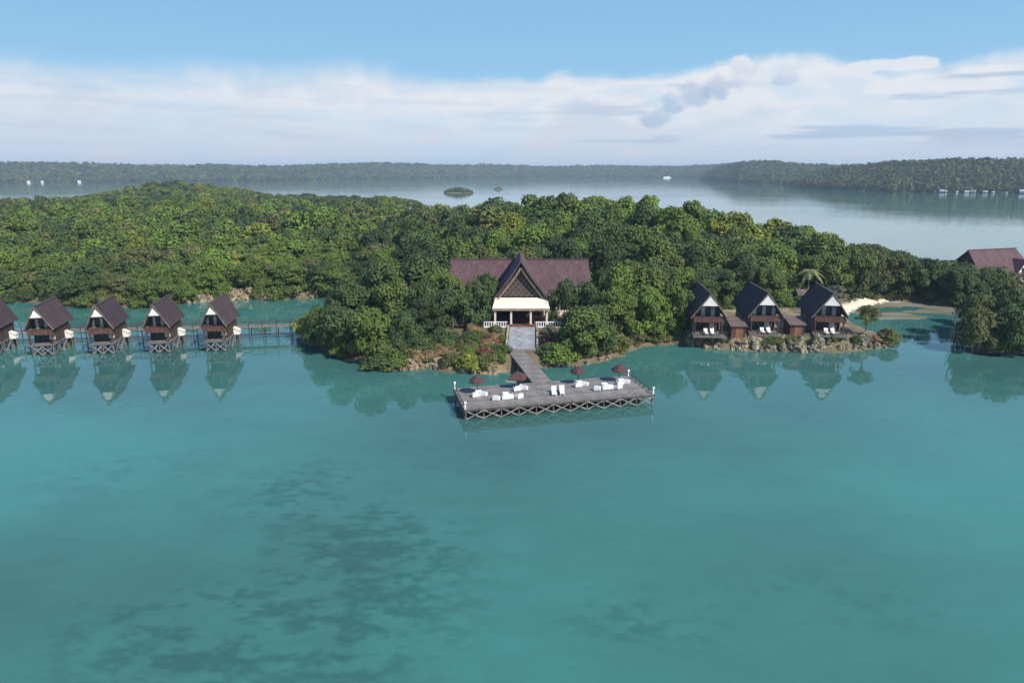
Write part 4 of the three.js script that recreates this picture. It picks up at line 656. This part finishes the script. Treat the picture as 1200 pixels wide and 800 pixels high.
function lowTable(at, label, group) { const t = base('low_table', label, 'table', at, pierTurn, group); B().box(0.8, 0.06, 0.8, 0, 0.45, 0).build('top', M.white, t); for (const x of [-0.33, 0.33]) for (const z of [-0.33, 0.33]) B().box(0.06, 0.42, 0.06, x, 0.21, z).build('leg', M.white, t); }
[[-10.0, -1.4, 'leftmost maroon umbrella on the pier', 1.1, false], [-4.2, -2.6, 'wide low maroon pyramid umbrella beside the boardwalk', 1.6, true], [4.3, -2.3, 'maroon umbrella right of the boardwalk on the pier', 1.05, false], [10.2, -1.9, 'rightmost maroon umbrella on the pier', 1.15, false]].forEach(([u, v, label, w, low], i) => {
  umbrella(onPier(u, v), label, w, low);
  const who = ['leftmost umbrella', 'low pyramid umbrella', 'umbrella right of the boardwalk', 'rightmost umbrella'][i];
  armchair(onPier(u - 0.45, v + 1.35), pierTurn + Math.PI, `white armchair in front of the ${who}, left of the pair`, 'armchairs under the umbrellas'); armchair(onPier(u + 0.65, v + 1.2), pierTurn + Math.PI - 0.5, `white armchair in front of the ${who}, right of the pair`, 'armchairs under the umbrellas');
  lowTable(onPier(u + 0.1, v + 0.45), `small white table under the ${who}`, 'small tables under the umbrellas');
});
[[-6.6, 1.7, 'left'], [7.4, 0.9, 'right']].forEach(([u, v, w]) => {
  armchair(onPier(u, v), pierTurn + Math.PI, `white two-seat sofa in the seating group on the ${w} of the pier`, 'sofas on the pier', 1.5); armchair(onPier(u - 1.5, v + 0.15), pierTurn + 2.7, `white armchair left of the sofa on the ${w} of the pier`, 'armchairs beside the sofas'); armchair(onPier(u + 1.5, v + 0.1), pierTurn - 2.7, `white armchair right of the sofa on the ${w} of the pier`, 'armchairs beside the sofas'); lowTable(onPier(u, v - 1.1), `low white table behind the sofa on the ${w} of the pier`, 'sofa tables');
});
lounger(onPier(-0.2, 1.2), pierTurn - 0.25, 'white sun lounger alone mid-pier, left of the pair', 'loungers on the pier'); lounger(onPier(0.9, 1.2), pierTurn - 0.25, 'white sun lounger alone mid-pier, right of the pair', 'loungers on the pier');

// ---------------------------------------------------------------- other buildings in the trees
{
  const t = base('waterside_house', 'maroon-roofed house with a dormer rising behind the mangroves at the right edge', 'building', [120, 0, -171], 17 * R), E = 5.2, Rg = 11, hx = 9, dz = 5.6;
  B().slab([V(-hx + 1.2, Rg, 0), V(-hx, E, dz), V(hx, E, dz), V(hx - 1.0, Rg, 0)], 0.2).build('roof_slope', M.roof, t); B().slab([V(hx - 1.0, Rg, 0), V(hx, E, -dz), V(-hx, E, -dz), V(-hx + 1.2, Rg, 0)], 0.2).build('roof_slope', M.roof, t);
  B().bar(V(-hx + 1, Rg + 0.05, 0), V(hx - 0.8, Rg + 0.05, 0), 0.3, 0.14).build('ridge_cap', M.ridge, t);
  for (const s of [-1, 1]) B().slab(s > 0 ? [V(hx - 0.7, E, dz - 0.4), V(hx - 0.7, E, -dz + 0.4), V(hx - 1.6, Rg - 0.4, 0)] : [V(-hx + 0.7, E, -dz + 0.4), V(-hx + 0.7, E, dz - 0.4), V(-hx + 1.8, Rg - 0.4, 0)], 0.12).build('end_gable', M.timber, t);
  for (const [w, h, d, x, z] of [[16, 4, 0.2, 0, 4.6], [16, 4, 0.2, 0, -4.6], [0.2, 4, 9, -7.9, 0], [0.2, 4, 9, 7.9, 0]]) B().box(w, h, d, x, 3.3, z).build('wall', M.cream, t);
  B().box(17, 0.3, 10.4, 0, 1.2, 0).build('floor', M.greywood, t); for (const x of [-7.6, -2.5, 2.5, 7.6]) for (const z of [-4.6, 0, 4.6]) B().cyl(V(x, -3, z), V(x, 1.1, z), 0.16, 0.16, 8).build('stilt', M.post, t);
  // front dormer
  B().slab([V(4.6, 8.9, 1.8), V(4.6, 8.9, 5.9), V(7.1, 5.6, 5.9), V(7.1, 5.6, 1.8)], 0.15).build('dormer_slope', M.roof, t); B().slab([V(4.6, 8.9, 5.9), V(4.6, 8.9, 1.8), V(2.1, 5.6, 1.8), V(2.1, 5.6, 5.9)], 0.15).build('dormer_slope', M.roof, t);
  B().slab([V(2.7, 5.7, 5.4), V(6.5, 5.7, 5.4), V(4.6, 8.3, 5.4)], 0.12).build('dormer_gable', M.plaster, t); B().box(1.2, 1.1, 0.08, 4.6, 6.3, 5.45).build('dormer_window', M.glass, t);
}
{
  const t = base('wooden_hut', 'small dark red plank hut under the palm behind the rightmost cabin', 'hut', [63.5, ground(63.5, -146), -146], -0.1);
  for (const x of [-1.6, 1.6]) B().box(0.12, 2.6, 3, x, 1.3, 0).build('wall', M.redwood, t); B().box(3.1, 2.6, 0.12, 0, 1.3, -1.44).build('wall', M.redwood, t); B().box(3.1, 2.6, 0.12, 0, 1.3, 1.44).build('wall', M.redwood, t); B().box(0.9, 1.9, 0.06, 0.3, 1, 1.54).build('door', M.timber, t);
  for (const s of [-1, 1]) { const p = [V(-2, 3.5, 0), V(-2, 2.5, s * 2), V(2, 2.5, s * 2), V(2, 3.5, 0)]; B().slab(s > 0 ? p : p.reverse(), 0.1).build('roof_slope', M.shedroof, t); }
}
{
  const gx = 42.5, gz = -165, t = base('white_roofed_shed', 'white sheet-metal roof half hidden in the trees above the cabins', 'shed', [gx, ground(gx, gz), gz], 0.25);
  for (const x of [-2, 2]) for (const z of [-1.4, 1.4]) B().box(0.16, 4.6, 0.16, x, 2.3, z).build('post', M.timber, t); B().slab([V(-2.6, 4.5, 1.9), V(2.6, 4.5, 1.9), V(2.6, 5.4, -1.9), V(-2.6, 5.4, -1.9)], 0.08).build('roof', M.white, t); B().box(3.8, 2.4, 0.12, 0, 1.2, -1.4).build('wall', M.timber, t);
}

// ---------------------------------------------------------------- far shores
function shore(name, pts, depth, back) { // pts: [x, z, ridge height]; land rises away from the camera
  const rows = 9, pos = [], idx = [], cols = []; const P = []; for (let i = 0; i < pts.length - 1; i++) for (let k = 0; k < 12; k++) { const t = k / 12; P.push(pts[i].map((v, q) => mix(v, pts[i + 1][q], t))); } P.push(pts.at(-1));
  const at = (p, s) => { const l = Math.hypot(p[0], p[1]), ux = p[0] / l, uz = p[1] / l, wob = fbm(p[0] * 0.012, p[1] * 0.012, 3); const dd = s * depth; return [p[0] + ux * (dd + wob * 40), (s <= 0 ? -3 : p[2] * Math.min(1, Math.pow(s, 0.75) * 1.15) * (1 + 0.22 * fbm(p[0] * 0.01 + 5, s * 3 + 2, 3)) + 0.5), p[1] + uz * (dd + wob * 40)]; };
  P.forEach((p, i) => { for (let j = 0; j <= rows; j++) { const s = j === 0 ? -0.04 : (j - 1) / (rows - 1); const v = at(p, j === rows ? 1 : s); pos.push(...(j === 0 ? at(p, -0.04) : v)); if (i && j) { const k = i * (rows + 1) + j; idx.push(k - rows - 2, k - rows - 1, k, k - rows - 2, k, k - 1); } } });
  const g = new THREE.BufferGeometry(); g.setAttribute('position', new THREE.Float32BufferAttribute(pos, 3)); g.setIndex(idx); g.computeVertexNormals();
  const m = new THREE.Mesh(g, std(0.07, 0.085, 0.035, 0.95, { side: THREE.DoubleSide })); m.name = name; m.userData.kind = 'structure'; scene.add(m);
  return { P, at };
}
function cover(s, n, seed, h0, h1, w, label, name) {
  const r = rng(seed), items = []; const keys = ['mid', 'dark', 'deep', 'olive', 'deep'];
  for (let i = 0; i < n; i++) { const f = r() * (s.P.length - 1.001), k = Math.floor(f), t = f - k, p = s.P[k].map((v, q) => mix(v, s.P[k + 1][q], t)), q = s.at(p, Math.pow(r(), 1.15) * 1.02 + 0.004), h = h0 + Math.pow(r(), 2.2) * (h1 - h0) * 1.7; items.push({ x: q[0], y: q[1] - h * 0.25, z: q[2], h, w: w * (0.5 + r() * 0.8), turn: r() * 6.3, c: keys[Math.floor(r() * keys.length)], k: 0.8 + r() * 0.4 }); }
  mass(name, label, 'woodland', items, specks, (t) => greens[t.c].map((v) => v * t.k));
}
{
  const a = shore('hills', [[-3400, -1800, 46], [-1900, -1850, 48], [-1330, -1830, 42], [-1120, -1960, 38], [-900, -2080, 36], [-780, -2120, 34], [-650, -2350, 44], [-420, -2680, 48], [-150, -2950, 44], [100, -3100, 44], [420, -3120, 42], [640, -3060, 40], [760, -2800, 42], [820, -2450, 48], [800, -2400, 30]], 320);
  cover(a, 15000, 21, 11, 19, 2.2, 'distant low wooded shore along the horizon', 'distant_wood');
  const b = shore('hills', [[640, -2350, 8], [600, -2050, 30], [585, -1800, 44], [640, -1720, 46], [720, -1650, 36], [900, -1600, 30]], 260);
  cover(b, 3800, 22, 10, 17, 1.6, 'wooded headland behind the right-hand hill, seen left of the saddle', 'headland_wood');
  const c = shore('hills', [[560, -1420, 6], [535, -1260, 16], [525, -1120, 28], [560, -1030, 36], [640, -975, 41], [720, -940, 42], [860, -900, 42], [1150, -820, 44]], 230);
  cover(c, 7000, 23, 9, 15, 1.25, 'wooded hill across the water on the right', 'hill_wood');
}
{ // two wooded islets in the open water
  const r = rng(15);
  [[-75, -973, 19, 7, 'larger of the two wooded islets in the open water behind the island', 9], [-23, -1152, 6, 4, 'tiny wooded islet in the open water, right of the larger one', 4]].forEach(([x, z, rx, rz, label, n]) => {
    const t = base('islet', label, 'islet', [x, 0, z]); const g = new THREE.SphereGeometry(1, 20, 10).toNonIndexed(); B().add(g, new THREE.Matrix4().makeScale(rx, 1.1, rz)).build('rock_base', M.rockGrey, t);
    for (let i = 0; i < n; i++) { const a = (i / (n - 1) * 2 - 1) * 0.85, c = new THREE.Mesh(kinds.shrub[i % 5].crown, leafMat[i % 2 ? 'deep' : 'olive']); c.name = 'tree_crown'; c.position.set(a * rx, -0.8, (r() - 0.5) * rz * 0.6); c.rotation.y = i; const h = (1 - a * a * 0.6) * (rx > 10 ? 0.95 : 0.6); c.scale.set(rx > 10 ? 0.75 : 0.4, h, rx > 10 ? 0.75 : 0.4); t.add(c); }
  });
}
{ // white village on the right-hand shore and a few houses on the left one
  const spots = [[603, -985, 7], [611, -981, 8], [621, -977, 6], [630, -972, 9], [640, -968, 7], [651, -963, 8], [662, -958, 7], [676, -953, 6], [692, -946, 13], [705, -941, 15], [718, -936, 9]];
  const nth = ['first', 'second', 'third', 'fourth', 'fifth', 'sixth', 'seventh', 'eighth', 'ninth', 'tenth', 'last'];
  spots.forEach(([x, z, w], i) => { const t = base('village_house', w > 12 ? `long white waterside building of the far village, ${i === 8 ? 'left' : 'right'} of the two` : `small pale house of the far village on the right, ${nth[i]} from the left`, 'house', [x + hashv(i, 3) * 4, 0, z + hashv(i, 7) * 7], -0.45 + hashv(i, 9) * 0.4, 'houses of the far village'); t.scale.setScalar(w > 12 ? 0.9 : 0.62 + hashv(i, 5) * 0.22); for (const k of [-0.4, 0, 0.4]) B().cyl(V(k * w, -3, 1.5), V(k * w, 1.2, 1.5), 0.25, 0.25, 6).build('stilt', M.post, t); B().box(w, 2.8, 5, 0, 2.5, 0).build('wall', M.wallfar, t); const rm = i % 3 === 1 ? M.rooffar2 : M.rooffar; B().slab([V(-w / 2 - 0.6, 5.6, 0), V(-w / 2 - 0.6, 3.9, 3.2), V(w / 2 + 0.6, 3.9, 3.2), V(w / 2 + 0.6, 5.6, 0)], 0.15).build('roof_slope', rm, t); B().slab([V(w / 2 + 0.6, 5.6, 0), V(w / 2 + 0.6, 3.9, -3.2), V(-w / 2 - 0.6, 3.9, -3.2), V(-w / 2 - 0.6, 5.6, 0)], 0.15).build('roof_slope', rm, t); for (const k of [-0.25, 0.25]) B().box(1.2, 1.2, 0.1, k * w, 2.6, 2.52).build('window', M.glass, t); });
  [[-1262, -1828, 12], [-1236, -1842, 9], [-1165, -1885, 12]].forEach(([x, z, w], i) => { const t = base('shore_house', `white house on the far left shore, ${['leftmost', 'middle', 'rightmost'][i]} of three`, 'house', [x, 0, z], 0.55, 'houses on the far left shore'); t.scale.setScalar(0.6); B().box(w, 4, 7, 0, 2.4, 0).build('wall', M.wallfar, t); for (const s of [-1, 1]) { const p = [V(-w / 2 - 1, 7.4, 0), V(-w / 2 - 1, 4.2, s * 4.4), V(w / 2 + 1, 4.2, s * 4.4), V(w / 2 + 1, 7.4, 0)]; B().slab(s > 0 ? p : p.reverse(), 0.2).build('roof_slope', M.rooffar, t); } });
  const t = base('ferry', 'white ship lying far off below the wooded horizon', 'ship', [655, 0, -2960], 0); B().slab([V(-16, 3, 3), V(-18, 0, 3), V(16, 0, 3), V(20, 3.4, 3)].reverse(), -6).build('hull', M.white, t); B().box(22, 3, 5, -2, 4.6, 0).build('deckhouse', M.white, t); B().box(6, 2, 4, 5, 7, 0).build('bridge', M.white, t);
}

scene.traverse((o) => { if (o.isMesh) { o.castShadow = true; o.receiveShadow = true; } });
renderer.render(scene, camera);
